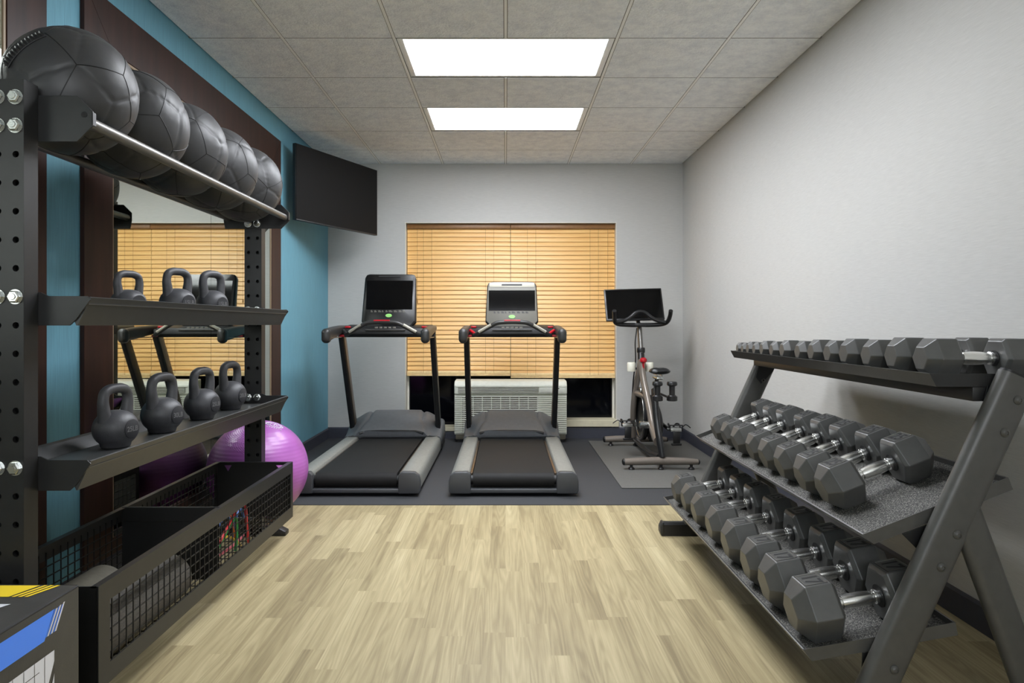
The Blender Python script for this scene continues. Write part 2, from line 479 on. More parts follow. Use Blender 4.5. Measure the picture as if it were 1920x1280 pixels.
# window: night-dark glass in a recess, sills and jambs
wn = MB().box((WX0, YB + 0.17, WZ0), (WX1, YB + 0.18, WZ1)).build('window_1', 'night', smooth=0); struct(wn)
f = MB()
f.box((WX0, YB - 0.004, WZ0), (WX0 + 0.006, YB + 0.168, WZ1)); f.box((WX1 - 0.006, YB - 0.004, WZ0), (WX1, YB + 0.168, WZ1))
f.box((WX0 + 0.006, YB - 0.002, WZ1 - 0.005), (WX1 - 0.006, YB + 0.168, WZ1))
f.box((WX0 + 0.006, YB + 0.13, WZ0), (WX0 + 0.02, YB + 0.168, WZ1 - 0.005)); f.box((WX1 - 0.02, YB + 0.13, WZ0), (WX1 - 0.006, YB + 0.168, WZ1 - 0.005))
f.build('window_or_fill_panel_frame', 'white_paint', wn, smooth=0)
struct(MB().box((WX0 - 0.0, YB - 0.025, 0.076), (-0.49, YB + 0.168, 0.114), 0.004).build('trim_1', 'sill', smooth=0))
struct(MB().box((0.585, YB - 0.025, 0.118), (WX1 + 0.02, YB + 0.168, 0.184), 0.004).build('trim_2', 'sill', smooth=0))

# wooden blinds
def blind(label, x0, x1, zb, wob):
    r = thing('wooden_blind', label, 'blind', ((x0 + x1) / 2, YB + 0.075, 0))
    hw = (x1 - x0) / 2
    MB().box((-hw, -0.03, 2.05), (hw, 0.03, 2.095), 0.003).build('headrail', 'valance', r)
    s = MB(); pitch = 0.0435; z = 2.036; k = 0
    rn = random.Random(len(label))
    while z > zb + 0.035:
        a = rad(73 + rn.uniform(-2, 2)); hh = 0.0252
        dy, dz = hh * cos(a), hh * sin(a)
        n = 10; rs = []
        for q in range(n + 1):
            xx = -hw + 2 * hw * q / n
            sag = wob * sin(PI * q / n) * 0.003 + rn.uniform(-0.0002, 0.0002)
            rs.append([Vector((xx, -dy * 1.0, z - dz + sag)), Vector((xx, -0.003, z + 0.001 + sag)), Vector((xx, dy, z + dz + sag)), Vector((xx, dy + 0.0028, z + dz - 0.001 + sag)), Vector((xx, -0.0002, z - 0.0005 + sag)), Vector((xx, -dy + 0.0028, z - dz - 0.001 + sag))])
        s.rings(rs)
        z -= pitch; k += 1
    s.build('slats', 'blind', r)
    MB().box((-hw, -0.028, zb), (hw, 0.012, zb + 0.016), 0.003).box((-hw, -0.026, zb + 0.018), (hw, -0.016, zb + 0.05), 0.002).build('bottom_rail', 'blind_rail', r)
    cd = MB()
    for t in (0.16, 0.24, 0.76, 0.84):
        x = -hw + 2 * hw * t
        cd.cyl((x, -0.031, zb + 0.03), (x, -0.031, 2.055), 0.0014, 6)
    cd.build('ladder_cords', 'cord', r)
    for t, zz in ((0.1, 1.33), (0.93, 1.33)):
        x = -hw + 2 * hw * t
        if (t < .5) == (x0 > 0):
            continue
        p = MB(); p.cyl((x, -0.035, zz), (x, -0.035, 2.05), 0.0015, 6); p.lathe([(0.002, 0.03), (0.006, 0.02), (0.008, 0.0), (0.002, -0.012)], (x, -0.035, zz), 'z', 10)
        p.build('pull_cord', 'cord', r)
blind('wooden slatted blind on the side of the window beside the hanging television', WX0 + 0.012, 0.046, 0.606, 1)
blind('wooden slatted blind on the side of the window beside the exercise bike', 0.050, WX1 - 0.008, 0.585, -0.6)

# through-wall air conditioner
ac = thing('air_conditioner', 'cream air conditioner with louvred grille standing under the window', 'air conditioner', (0.047, 6.52, GZ))
m = MB()
m.prism([(0.0, 0.08), (0.0, 0.445), (0.012, 0.452), (0.012, 0.08)], 'x', -0.525, 0.525)
m.box((-0.527, 0.012, 0.075), (0.527, 0.24, 0.455), 0.006)
m.build('case', 'ac', ac)
m = MB().prism([(-0.012, 0.455), (-0.016, 0.54), (0.02, 0.572), (0.06, 0.578), (0.24, 0.578), (0.24, 0.456)], 'x', -0.527, 0.527, 0.008, 3)
m.build('top_cover', 'ac', ac)
m = MB(); m.m(1).box((-0.49, -0.0195, 0.468), (0.26, -0.014, 0.52)); m.m(0)
for k in range(4): m.box((-0.488, -0.024, 0.472 + k * 0.0125), (0.258, -0.017, 0.477 + k * 0.0125))
for a, b in (((-0.51, -0.019, 0.46), (0.51, -0.0125, 0.466)), ((-0.51, -0.0215, 0.522), (0.51, -0.0135, 0.53)), ((0.268, -0.0215, 0.468), (0.505, -0.014, 0.52))): m.box(a, b, 0.001)
m.build('outlet_vent', ['ac', 'ac_dark'], ac)
MB().box((0.43, -0.0235, 0.505), (0.455, -0.0213, 0.513)).build('indicator', 'deep_black', ac)
m = MB(); m.m(1).box((-0.45, -0.004, 0.1), (0.25, 0.0, 0.43)); m.m(0)
for k in range(18): m.box((-0.52, -0.012, 0.095 + k * 0.0195), (0.52, -0.002, 0.104 + k * 0.0195), 0.0015)
for k in range(9): m.box((-0.44 + k * 0.086, -0.013, 0.1), (-0.434 + k * 0.086, -0.002, 0.43))
m.build('intake_grille', ['ac', 'ac_dark'], ac)
MB().box((-0.515, 0.0, 0.03), (0.515, 0.22, 0.079), 0.004).build('lower_skirt', 'ac_dark', ac)
MB().box((-0.5, 0.02, 0.0), (0.5, 0.2, 0.032)).build('base', 'deep_black', ac)

# television in the corner
tv = thing('television', 'dark flat television angled out of the corner under the ceiling', 'television', (-1.40, 5.885, 2.222), math.atan2(0.97, 0.454))
m = MB().box((-0.535, 0.004, -0.299), (0.535, 0.035, 0.299), 0.004); m.build('case', 'deep_black', tv)
MB().box((-0.531, 0.0, -0.290), (0.531, 0.0045, 0.296)).build('screen', 'tv_screen', tv)
MB().box((-0.531, -0.0015, -0.299), (0.531, 0.004, -0.2905), 0.001).build('bezel', 'black_steel', tv)
m = MB(); m.box((-0.2, 0.035, -0.15), (0.2, 0.05, 0.15)); m.box((-0.04, 0.05, -0.03), (0.04, 0.27, 0.03)); m.box((-0.10, 0.27, -0.12), (0.10, 0.29, 0.12))
m.build('wall_bracket', 'deep_black', tv)

# framed wall mirrors on the teal wall
def wall_mirror(label, y0, y1, z0, z1, fw, seam):
    r = thing('wall_mirror', label, 'mirror', (XL, (y0 + y1) / 2, z0))
    h = (y1 - y0) / 2; zz = z1 - z0; t = 0.019; b = 0.07
    m = MB()
    # mitred stiles and rails
    for (P, Q, p, q) in (((-h, 0), (-h, zz), (-h + fw, zz - fw), (-h + fw, b)), ((h, zz), (h, 0), (h - fw, b), (h - fw, zz - fw)), ((-h, zz), (h, zz), (h - fw, zz - fw), (-h + fw, zz - fw)), ((h, 0), (-h, 0), (-h + fw, b), (h - fw, b))):
        m.prism([P, Q, p, q], 'x', 0.001, t, 0.0012, 1)
    m.build('frame', 'frame_wood', r, smooth=20)
    l = MB()
    for lo, hi in (((0.001, -h + fw, b), (t - 0.004, -h + fw + 0.012, zz - fw)), ((0.001, h - fw - 0.012, b), (t - 0.004, h - fw, zz - fw)), ((0.001, -h + fw, zz - fw - 0.012), (t - 0.004, h - fw, zz - fw))):
        l.box(lo, hi, 0.001, seg=1)
    l.build('inner_lip', 'frame_lip', r, smooth=0)
    y = [-h + fw + 0.012] + [s - (y0 + y1) / 2 for s in seam] + [h - fw - 0.012]
    for a, c2 in zip(y, y[1:]):
        MB().box((0.002, a + 0.0015, b), (0.0105, c2 - 0.0015, zz - fw - 0.012)).build('mirror_pane', 'mirror', r, smooth=0)
wall_mirror('large dark-framed wall mirror behind the kettlebell rack, reflecting the blinds', 2.825, 5.30, 0.11, 2.504, 0.207, [4.06])
wall_mirror('dark-framed wall mirror behind the near end of the ball rail, mostly cut off', 0.3, 2.595, 0.11, 2.504, 0.207, [])
# ------------------------------------------------------------------ storage rack on the mirror side
PX0, PX1, PYN, PYF, PD = -1.370, -1.281, 1.850, 3.652, 0.057
rack = thing('storage_rack', 'tall black steel rack with ball rail, two kettlebell shelves and mesh basket', 'rack', (-1.3255, 2.78, 0))
O = Vector((-1.3255, 2.78, 0))
def rk(m, name, mats, parent=None, **k):
    """build in world coordinates, hang under the rack"""
    bmesh.ops.translate(m.bm, verts=m.bm.verts, vec=-O)
    return m.build(name, mats, parent or rack, **k)
PITCH, Z0 = 0.0758, 1.715
def bolt_rows(): return [Z0, Z0 - PITCH, Z0 - 7 * PITCH, Z0 - 13 * PITCH]
def post(y0):
    m = MB(); xc = (PX0 + PX1) / 2; hw = (PX1 - PX0) / 2; top = 1.763
    cols = [(PX0, xc, xc - 0.0235), (xc, PX1, xc + 0.0235)]
    n = 16; R = 0.0088
    zb = Z0 - 22 * PITCH - PITCH / 2
    for x0, x1, cx in cols:
        for k in range(23):
            cz = Z0 - k * PITCH
            lo, hi = cz - PITCH / 2, cz + PITCH / 2
            if k == 0: hi = top
            ring, out = [], []
            for i in range(n):
                a = 2 * PI * (i + 0.5) / n; dx, dz = cos(a), sin(a)
                t = min(((x1 - cx) if dx > 0 else (x0 - cx)) / dx, ((hi - cz) if dz > 0 else (lo - cz)) / dz)
                out.append((cx + dx * t, y0, cz + dz * t)); ring.append((cx + dx * R, y0, cz + dz * R))
            # square the corners
            inn = [(p[0], y0 + 0.012, p[2]) for p in ring]
            vs = out + ring + inn
            fs = []
            for i in range(n):
                j = (i + 1) % n
                fs.append((i, j, n + j, n + i)); fs.append((n + i, n + j, 2 * n + j, 2 * n + i))
            base = len(vs)
            for q, (qx, qz) in enumerate(((x1, hi), (x0, hi), (x0, lo), (x1, lo))):
                vs.append((qx, y0, qz))
                # the two ring points either side of this corner
                ang = math.atan2(qz - cz, qx - cx) % (2 * PI)
                i = int(ang / (2 * PI) * n - 0.5) % n
                fs.append((i, base + q, (i + 1) % n))
            m.faces([Vector(v) for v in vs], fs)
    e = 0.006
    # side, back, top and bottom walls of the tube
    m.box((PX1 - 0.003, y0 + 0.0004, zb), (PX1, y0 + PD, top)); m.box((PX0, y0 + 0.0004, zb), (PX0 + 0.003, y0 + PD, top))
    m.box((PX0 + 0.003, y0 + PD - 0.003, zb), (PX1 - 0.003, y0 + PD, top)); m.box((PX0 + 0.003, y0 + 0.0004, top - 0.003), (PX1 - 0.003, y0 + PD - 0.003, top))
    m.box((PX0, y0, 0.03), (PX1, y0 + PD, zb))
    p = rk(m, 'post', ['black_steel'], smooth=0)
    for z in bolt_rows():
        for cx in (xc - 0.0235, xc + 0.0235):
            b = MB(); yb = y0 - (0.0 if y0 < 2 else 0.006)
            b.lathe([(0.020, 0.0), (0.020, -0.003)], (cx, yb, z), 'y', 20)
            b.lathe([(0.0175, -0.003), (0.0175, -0.011), (0.014, -0.0135)], (cx, yb, z), 'y', 6)
            b.lathe([(0.009, -0.0135), (0.008, -0.0155)], (cx, yb, z), 'y', 12)
            rk(b, 'bolt', 'zinc', p, smooth=25)
post(PYN); post(PYF)
for y0 in (PYN, PYF):
    m = MB(); m.prism([(-1.155, 0.0), (-1.155, 0.022), (-1.20, 0.045), (-1.55, 0.045), (-1.60, 0.022), (-1.60, 0.0)], 'y', y0 + 0.0, y0 + 0.06, 0.004)
    rk(m, 'foot', 'black_steel')
yn, yf = PYN + PD + 0.001, PYF - 0.006            # inner faces: near and far bracket planes
# ball cradle
def ball_plate(y):
    m = MB()
    m.prism([(-1.47, 1.612), (-1.175, 1.612), (-1.132, 1.655), (-1.132, 1.695), (-1.175, 1.738), (-1.435, 1.738), (-1.478, 1.695), (-1.478, 1.655)], 'y', y, y + 0.005, 0.0008, 1)
    fl = 0.016 if y < 2 else -0.016
    m.box((-1.1345, min(y, y + fl), 1.657), (-1.1315, max(y + 0.005, y + fl), 1.693), 0.0006, seg=1)
    m.m(1).lathe([(0.0085, -0.0006), (0.0085, 0.0)], (-1.155, y, 1.686), 'y', 16)
    rk(m, 'ball_bracket', ['black_steel', 'seam'], smooth=25)
ball_plate(yn); ball_plate(yf)
for x in (-1.155, -1.455):
    rk(MB().cyl((x, yn + 0.005, 1.670), (x, yf, 1.670), 0.0165, 20), 'ball_rod', 'rod')
# trays
def tray(zt, zf, zb):
    p = MB(); t = 0.003
    prof = [(-1.140, zt), (-1.143, zt + 0.002), (-1.150, zt + 0.002), (-1.154, zt - 0.004), (-1.186, zf + t), (-1.405, zf + t), (-1.436, zt - 0.004), (-1.446, zt + 0.001), (-1.449, zt - 0.002), (-1.411, zf - 0.002), (-1.405, zf - t - 0.012), (-1.185, zb + 0.012), (-1.180, zb), (-1.177, zb + 0.0)]
    p.prism(prof, 'y', yn + 0.005, yf - 0.0)
    # pressed line along the front lip
    o = rk(p, 'tray', 'shelf_steel', smooth=20)
    l = MB(); zz = zt - 0.018
    l.prism([(-1.1485, zz - 0.0015), (-1.1465, zz - 0.0015), (-1.1455, zz + 0.0012), (-1.1475, zz + 0.0012)], 'y', yn + 0.006, yf - 0.001)
    rk(l, 'lip_edge', 'grey_steel', o, smooth=0)
    for y in (yn, yf):
        b = MB()
        b.prism([(-1.449, zt + 0.001), (-1.405, zb), (-1.195, zb), (-1.178, zb + 0.016), (-1.138, zt - 0.006), (-1.148, zt + 0.004), (-1.255, zt + 0.004), (-1.275, zt + 0.014), (-1.38, zt + 0.014), (-1.40, zt + 0.004)], 'y', y, y + 0.005, 0.0008, 1)
        rk(b, 'tray_bracket', 'black_steel', o, smooth=25)
LOW_T, LOW_F = 0.735, 0.697
MID_T, MID_F = 1.185, 1.140
tray(LOW_T, LOW_F - 0.003, 0.655); tray(MID_T, MID_F - 0.003, 1.108)
# basket
BX0, BX1, BZ0, BZ1 = -1.513, -1.118, 0.104, 0.392
bk = MB()
def side_frame(x, out):
    m = MB(); a, b = yn, yf + 0.005; s = 0.056
    for lo, hi in (((a, BZ1 - s), (b, BZ1)), ((a, BZ0), (b, BZ0 + s)), ((a, BZ0 + s), (a + 0.056, BZ1 - s)), ((b - 0.035, BZ0 + s), (b, BZ1 - s))):
        m.box((x - 0.002, lo[0], lo[1]), (x + 0.002, hi[0], hi[1]))
    m.box((x + (-0.02 if out > 0 else 0.002), a, BZ1 - 0.004), (x + (-0.002 if out > 0 else 0.02), b, BZ1), 0)
    f = rk(m, 'basket_frame', 'black_steel', smooth=0)
    g = MB(); y = a + 0.056 + 0.019; r = 0.0016; xi = x - 0.0035 * (1 if out > 0 else -1)
    sq = [(-1, -1), (1, -1), (1, 1), (-1, 1)]
    while y < b - 0.036:
        g.tube([(xi, y, BZ0 + 0.03), (xi, y, BZ1 - 0.03)], r, sec=sq); y += 0.038
    z = BZ0 + 0.056 + 0.019
    while z < BZ1 - 0.056:
        g.tube([(xi - 0.002 * (1 if out > 0 else -1), a + 0.03, z), (xi - 0.002 * (1 if out > 0 else -1), b - 0.02, z)], r, sec=sq); z += 0.034
    rk(g, 'wire_mesh', 'deep_black', f, smooth=0)
side_frame(BX1, 1); side_frame(BX0, -1)
rk(MB().box((BX0 + 0.004, yn, BZ0), (BX1 - 0.004, yn + 0.004, BZ1)), 'end_panel', 'deep_black', smooth=0)
# far end panel with two triangular cut-outs
outer = [(BX0 + 0.004, BZ0), (BX1 - 0.004, BZ0), (BX1 - 0.004, BZ1), (BX0 + 0.004, BZ1)]
tri = [[(-1.475, BZ1 - 0.018), (-1.435, BZ1 - 0.018), (-1.455, BZ1 - 0.052)], [(-1.205, BZ1 - 0.018), (-1.155, BZ1 - 0.018), (-1.168, BZ1 - 0.046), (-1.185, BZ1 - 0.040)]]
loops = [[Vector((x, z, 0)) for x, z in L] for L in [outer] + tri]
flat = [v for L in loops for v in L]
m = MB()
m.faces([Vector((v.x, yf, v.y)) for v in flat], tessellate_polygon(loops)); m.faces([Vector((v.x, yf + 0.004, v.y)) for v in flat], tessellate_polygon(loops))
m.box((BX0 + 0.004, yf - 0.012, BZ1 - 0.004), (BX1 - 0.004, yf, BZ1))
rk(m, 'end_panel', 'deep_black', smooth=0)
m = MB(); m.box((BX0 + 0.006, 2.736, BZ0 + 0.004), (BX1 - 0.009, 2.742, BZ1 + 0.002)); m.box((BX0 + 0.006, 2.730, BZ1 - 0.055), (BX1 - 0.009, 2.736, BZ1 + 0.002), 0.002)
rk(m, 'basket_divider', 'deep_black', smooth=0)
g = MB(); sq = [(-1, -1), (1, -1), (1, 1), (-1, 1)]
for k in range(9): g.tube([(BX0 + 0.02 + k * 0.044, yn + 0.004, BZ0 + 0.004), (BX0 + 0.02 + k * 0.044, yf, BZ0 + 0.004)], 0.0018, sec=sq)
for k in range(22): g.tube([(BX0 + 0.004, yn + 0.05 + k * 0.078, BZ0 + 0.0075), (BX1 - 0.004, yn + 0.05 + k * 0.078, BZ0 + 0.0075)], 0.0018, sec=sq)
rk(g, 'basket_floor', 'black_steel', smooth=0)
FZ = BZ0 + 0.0095

# ------------------------------------------------------------------ medicine balls
phi = (1 + 5 ** 0.5) / 2
FC = [Vector(v).normalized() for a in (-1, 1) for b in (-phi, phi) for v in ((0, a, b), (a, b, 0), (b, 0, a))]
DV = [Vector((a, b, c2)).normalized() for a in (-1, 1) for b in (-1, 1) for c2 in (-1, 1)] + [Vector(v).normalized() for a in (-1 / phi, 1 / phi) for b in (-phi, phi) for v in ((0, a, b), (a, b, 0), (b, 0, a))]
DE = [(i, j) for i in range(20) for j in range(i) if (DV[i] - DV[j]).length < 0.75]
BR = 0.1865
BSQ = 0.171 / 0.1865           # the soft balls press against each other along the rail
def ball_surface(v, rn=None):
    d = sorted((v.dot(f) for f in FC), reverse=True)
    g = d[0] - d[1]
    groove = 0.018 * math.exp(-(g / 0.03) ** 2) + 0.010 * math.exp(-(g / 0.14) ** 2)
    wr = 0.0032 * sin(46 * v.x + 21 * v.y - 33 * v.z) * math.exp(-(g / 0.10) ** 2)
    return BR * (1 - 0.8 * groove - wr)
def make_ball_mesh(q):
    m = MB()
    bmesh.ops.create_icosphere(m.bm, subdivisions=6, radius=1)
    for v in m.bm.verts: v.co = v.co.normalized() * ball_surface(v.co.normalized())
    m._mark(m.bm.faces)
    m.m(1)
    for i, j in DE:
        a, b = DV[i], DV[j]
        pts = []
        for k in range(13):
            p = a.lerp(b, k / 12).normalized(); pts.append(p * (ball_surface(p) - 0.0002))
        m.tube(pts, 0.0017, 5)
    for v in m.bm.verts:
        v.co = q @ v.co; v.co.y *= BSQ
    return m
def ball_label(k):
    return ['black stitched medicine ball with laced seam at the near end of the ball rail', 'black medicine ball between the laced-seam ball and the middle one of the five',
            'black medicine ball in the middle of the five on the ball rail', 'black medicine ball on the rail, second from the television end', 'black medicine ball at the television end of the ball rail'][k]
bz = 1.670 + math.sqrt((BR + 0.0165 + 0.0012) ** 2 - 0.15 ** 2)
ROT = [(0.35, 0.25, 2.6), (1.2, 0.4, 0.9), (0.5, 1.9, 0.3), (2.2, 0.8, 1.4), (0.1, 0.6, 2.0)]
from mathutils import Euler
T0, B0 = Vector((0.55, -0.81, 0.17)).normalized(), Vector((0.12, -0.78, 0.60)).normalized()
q0 = DV[0].rotation_difference(T0)
nb = [DV[b if a == 0 else a] for a, b in DE if 0 in (a, b)][0]
e = q0 @ nb; e = (e - T0 * e.dot(T0)).normalized(); w_ = (B0 - T0 * B0.dot(T0)).normalized()
QS = [Matrix.Rotation(math.atan2(e.cross(w_).dot(T0), e.dot(w_)), 3, T0).to_quaternion() @ q0] + [Euler(r).to_quaternion() for r in ROT[1:]]
for k in range(5):
    o = make_ball_mesh(QS[k]).build('medicine_ball', ['leather', 'seam'], loc=(-1.305, 2.090 + 0.3445 * k, bz), smooth=50)
    tag(o, ball_label(k), 'medicine ball', 'black medicine balls on the rail')
    if k == 0:
        # laced seam: a band of short stitches along one panel edge
        m = MB()
        A, B = Vector((-0.478, -0.868, 0.134)).normalized(), Vector((0.02, -0.73, 0.62)).normalized()
        N = 13
        for q in range(N):
            p = A.lerp(B, (q + 0.5) / N).normalized(); p2 = A.lerp(B, (q + 0.9) / N).normalized()
            d = (p2 - p).normalized(); s_ = p.cross(d).normalized()
            c0 = p * (BR + 0.0012)
            m.tube([c0 - s_ * 0.015 - p * 0.003, c0 - s_ * 0.008 + p * 0.002, c0 + s_ * 0.008 + p * 0.002, c0 + s_ * 0.015 - p * 0.003], 0.0046, 6)
        for sgn in (-1, 1):
            m.tube([(A.lerp(B, q / 16).normalized() * (BR + 0.0005)) + A.cross(B).normalized() * 0.017 * sgn for q in range(17)], 0.0022, 6)
        for v in m.bm.verts: v.co.y *= BSQ
        m.build('lacing', 'lace', o)

# ------------------------------------------------------------------ kettlebells
def kettlebell(label, loc, rz, hgt, wid, group, word):
    """handle runs along local x; number disc faces local -y"""
    r = thing('kettlebell', label, 'kettlebell', loc, rz, group)
    R = wid / 2; bh = hgt * 0.585
    m = MB(); n = 40
    prof = []
    for i in range(19):
        a = -PI / 2 + PI * i / 18
        rr = R * max(0.004, cos(a)) ** 0.86; z = bh * 0.5 + bh * 0.5 * sin(a)
        if i == 0: continue
        prof.append((rr, z))
    prof = [(R * 0.02, 0.0), (R * 0.60, 0.0), (R * 0.64, 0.003)] + [p for p in prof if p[1] > 0.07 * bh or p[0] > R * 0.68]
    rs = []
    for rr, z in prof:
        ring = []
        for i in range(n):
            a = 2 * PI * i / n; x, y = rr * cos(a), rr * sin(a)
            lim = R * 0.90
            ring.append(Vector((x, max(-lim, min(lim, y)), z)))
        rs.append(ring)
    m.rings(rs); m.build('body', 'iron', r, smooth=60)
    # handle: rises from the shoulders, bows out, flattens across the top
    hw = wid * 0.365; t = hgt * 0.080; top = hgt - t
    pts = smooth_path([(-wid * 0.33, 0, bh * 0.72), (-hw * 0.98, 0, bh * 0.98), (-hw * 1.06, 0, bh + (top - bh) * 0.42), (-hw * 0.93, 0, bh + (top - bh) * 0.83), (-hw * 0.48, 0, top), (0, 0, top + 0.001), (hw * 0.48, 0, top), (hw * 0.93, 0, bh + (top - bh) * 0.83), (hw * 1.06, 0, bh + (top - bh) * 0.42), (hw * 0.98, 0, bh * 0.98), (wid * 0.33, 0, bh * 0.72)], 5)
    K = len(pts); rad_ = []
    for k in range(K):
        e = min(k, K - 1 - k) / (K / 2); rad_.append(t * (1.28 - 0.30 * min(1, e * 2.2)))
    MB().tube(pts, rad_, 16, up=(0, 1, 0)).build('handle', 'iron', r, smooth=60)
    d = MB(); yd = -R * 0.90
    d.lathe([(R * 0.46, 0.0), (R * 0.46, -0.0012), (R * 0.44, -0.002)], (0, yd, bh * 0.5), 'y', 28)
    d.m(1).text(word, (0, yd - 0.002, bh * 0.5), (1, 0, 0), (0, 0, 1), R * 0.34)
    d.build('weight_disc', ['iron_disc', 'print_grey'], r, smooth=30)
    return r
AZ = rad(78)
LB = ['charcoal kettlebell at the near end of the lower rack shelf, closest to the hole-punched post', 'charcoal kettlebell with tall handle, second from the near end of the lower shelf', 'charcoal kettlebell, third from the near end of the lower shelf', 'charcoal kettlebell at the window end of the lower rack shelf']
for k, (x, y, h_, w_, wd) in enumerate(((-1.319, 2.354, 0.213, 0.1425, '25LB'), (-1.3225, 2.680, 0.228, 0.152, '30LB'), (-1.329, 3.047, 0.2265, 0.149, '25LB'), (-1.345, 3.400, 0.2345, 0.150, '20LB'))):
    kettlebell(LB[k], (x, y, LOW_F + 0.0008), AZ, h_, w_, 'kettlebells on the lower shelf', wd)
MBL = ['small black kettlebell on the middle shelf beside the broad mirror frame', 'black kettlebell between two others on the middle rack shelf', 'black kettlebell on the middle shelf, beside the far hole-punched post']
for k, (x, y, h_, w_) in enumerate(((-1.33, 2.455, 0.160, 0.116), (-1.32, 2.80, 0.197, 0.136), (-1.32, 3.13, 0.212, 0.136))):
    kettlebell(MBL[k], (x, y, MID_F + 0.0008), rad(68), h_, w_, 'kettlebells on the middle shelf', ('10LB', '15LB', '15LB')[k])

# ------------------------------------------------------------------ things in the basket
def foam_roller(label, a, b, r, matn, hole=True):
    A, B = Vector(a), Vector(b); d = (B - A); L = d.length
    m = MB(); prof = []
    n = 34
    pr = [(r * 0.35, 0.0), (r - 0.008, 0.0), (r, 0.008)]
    for k in range(1, n): pr.append((r - (0.0 if k % 2 else 0.0022), 0.008 + (L - 0.016) * k / n))
    pr += [(r, L - 0.008), (r - 0.008, L), (r * 0.35, L), (r * 0.33, L - 0.02)]
    m.lathe(pr, (0, 0, 0), 'z', 40)
    o = m.build('foam_roller', matn, loc=a, smooth=50)
    o.rotation_mode = 'QUATERNION'; o.rotation_quaternion = d.to_track_quat('Z', 'Y')
    tag(o, label, 'foam roller'); return o
foam_roller('grey ribbed foam roller lying behind the wire mesh of the basket', (-1.217, 1.945, FZ + 0.086), (-1.217, 2.52, FZ + 0.086), 0.085, 'foam_grey')
foam_roller('pale grey foam roller showing over the top rail of the basket', (-1.392, 1.96, FZ + 0.083), (-1.392, 2.42, FZ + 0.083), 0.082, 'foam_light')

rn = random.Random(11)
def resistance_tube(label, color, pts, r=0.0055, handles=()):
    P = smooth_path(pts, 7)
    c0 = P[len(P) // 2]
    root = thing('resistance_tube', label, 'resistance band', (c0.x, c0.y, FZ), 0, 'coloured resistance tubes in the basket')
    off = Vector((c0.x, c0.y, FZ))
    MB().tube([p - off for p in P], r, 8).build('tube', 'tube_' + color, root)
    for e in handles:
        p = P[0] if e == 0 else P[-1]; q = P[1] if e == 0 else P[-2]
        d = (p - q).normalized(); s_ = d.cross(Vector((0, 0, 1)))
        s_ = s_.normalized() if s_.length > 0.1 else Vector((0, 1, 0))
        p = p - off; h_ = MB()
        h_.tube([p, p + d * 0.03 + s_ * 0.045, p + d * 0.10 + s_ * 0.05], 0.003, 6); h_.tube([p, p + d * 0.03 - s_ * 0.045, p + d * 0.10 - s_ * 0.05], 0.003, 6)
        h_.cyl(p + d * 0.10 - s_ * 0.06, p + d * 0.10 + s_ * 0.06, 0.014, 12)
        h_.build('handle', 'grip', root)
xb = BX1 - 0.020
def layer(n, pts): return [(xb - 0.017 * n, y, FZ + z) for y, z in pts]
resistance_tube('red resistance tube peaked highest inside the basket', 'red', layer(0, [(2.77, 0.13), (2.86, 0.175), (2.97, 0.225), (3.02, 0.242), (3.045, 0.20), (3.06, 0.12), (3.08, 0.04), (3.10, 0.02)]), 0.0062)
resistance_tube('green resistance tube looped beside the red one in the basket', 'green', layer(1, [(2.765, 0.085), (2.85, 0.125), (2.94, 0.165), (2.985, 0.16), (2.99, 0.09), (2.975, 0.03)]), 0.0065)
resistance_tube('yellow resistance tube curling low behind the basket mesh', 'yellow', layer(2, [(2.77, 0.055), (2.84, 0.095), (2.93, 0.105), (3.02, 0.06), (3.08, 0.022)]), 0.0052)
resistance_tube('blue resistance tube tangled at the divider in the basket', 'blue', layer(3, [(2.77, 0.17), (2.80, 0.11), (2.86, 0.15), (2.95, 0.185), (3.04, 0.14), (3.12, 0.17), (3.16, 0.12)]), 0.006)
resistance_tube('pink resistance tube lying along the bottom of the basket', 'pink', layer(4, [(2.77, 0.022), (2.87, 0.030), (3.0, 0.022), (3.12, 0.02), (3.2, 0.03)]), 0.006)
resistance_tube('orange resistance tube dropping beside the red one in the basket', 'orange', layer(5, [(3.02, 0.20), (3.09, 0.15), (3.12, 0.09), (3.15, 0.03)]), 0.005)
resistance_tube('purple resistance tube looping near the window end of the basket', 'purple', layer(6, [(2.80, 0.04), (2.90, 0.13), (3.02, 0.19), (3.12, 0.16), (3.17, 0.09), (3.16, 0.03)]), 0.006)
resistance_tube('pale blue resistance tube with black handle heaped at the back of the basket', 'cyan', [(xb - 0.15, 2.80, FZ + 0.02), (xb - 0.15, 2.95, FZ + 0.07), (xb - 0.16, 3.10, FZ + 0.11), (xb - 0.17, 3.25, FZ + 0.10), (xb - 0.17, 3.34, FZ + 0.07)], 0.006, handles=(1,))
# ------------------------------------------------------------------ purple stability ball
sb = MB().sphere((0, 0, 0), 0.279, 64, 48).build('stability_ball', 'purple', loc=(-1.424, 4.005, GZ + 0.277 - 0.004), smooth=60)
sb.location.z = 0.2792
tag(sb, 'purple inflatable stability ball on the floor beyond the rack', 'exercise ball')
m = MB()
def on_ball(th, ph, lift=0.0006):
    """th: azimuth from +x, ph: elevation"""
    return Vector((cos(ph) * cos(th), cos(ph) * sin(th), sin(ph))) * (0.279 + lift)
def patch(d):
    d = Vector(d).normalized(); ux = Vector((0.942, 0.335, 0)); ux = (ux - d * d.dot(ux)).normalized(); uy = d.cross(ux)
    return lambda u, v, lift=0.0006: (d * 0.279 + ux * u + uy * v).normalized() * (0.279 + lift)
dot = patch((-0.25, -0.55, 0.80))
for i in range(22):
    for j in range(10):
        v_ = 0.10 - i * 0.0125; m.sphere(dot(-0.055 + j * 0.011 + 0.05 * (v_ / 0.12) ** 2 - (0.0055 if i % 2 else 0), v_, -0.0012), 0.0033, 8, 6)
m.build('grip_dots', 'purple', sb)
m = MB()
lg_ = patch((0.37, -0.10, 0.925))
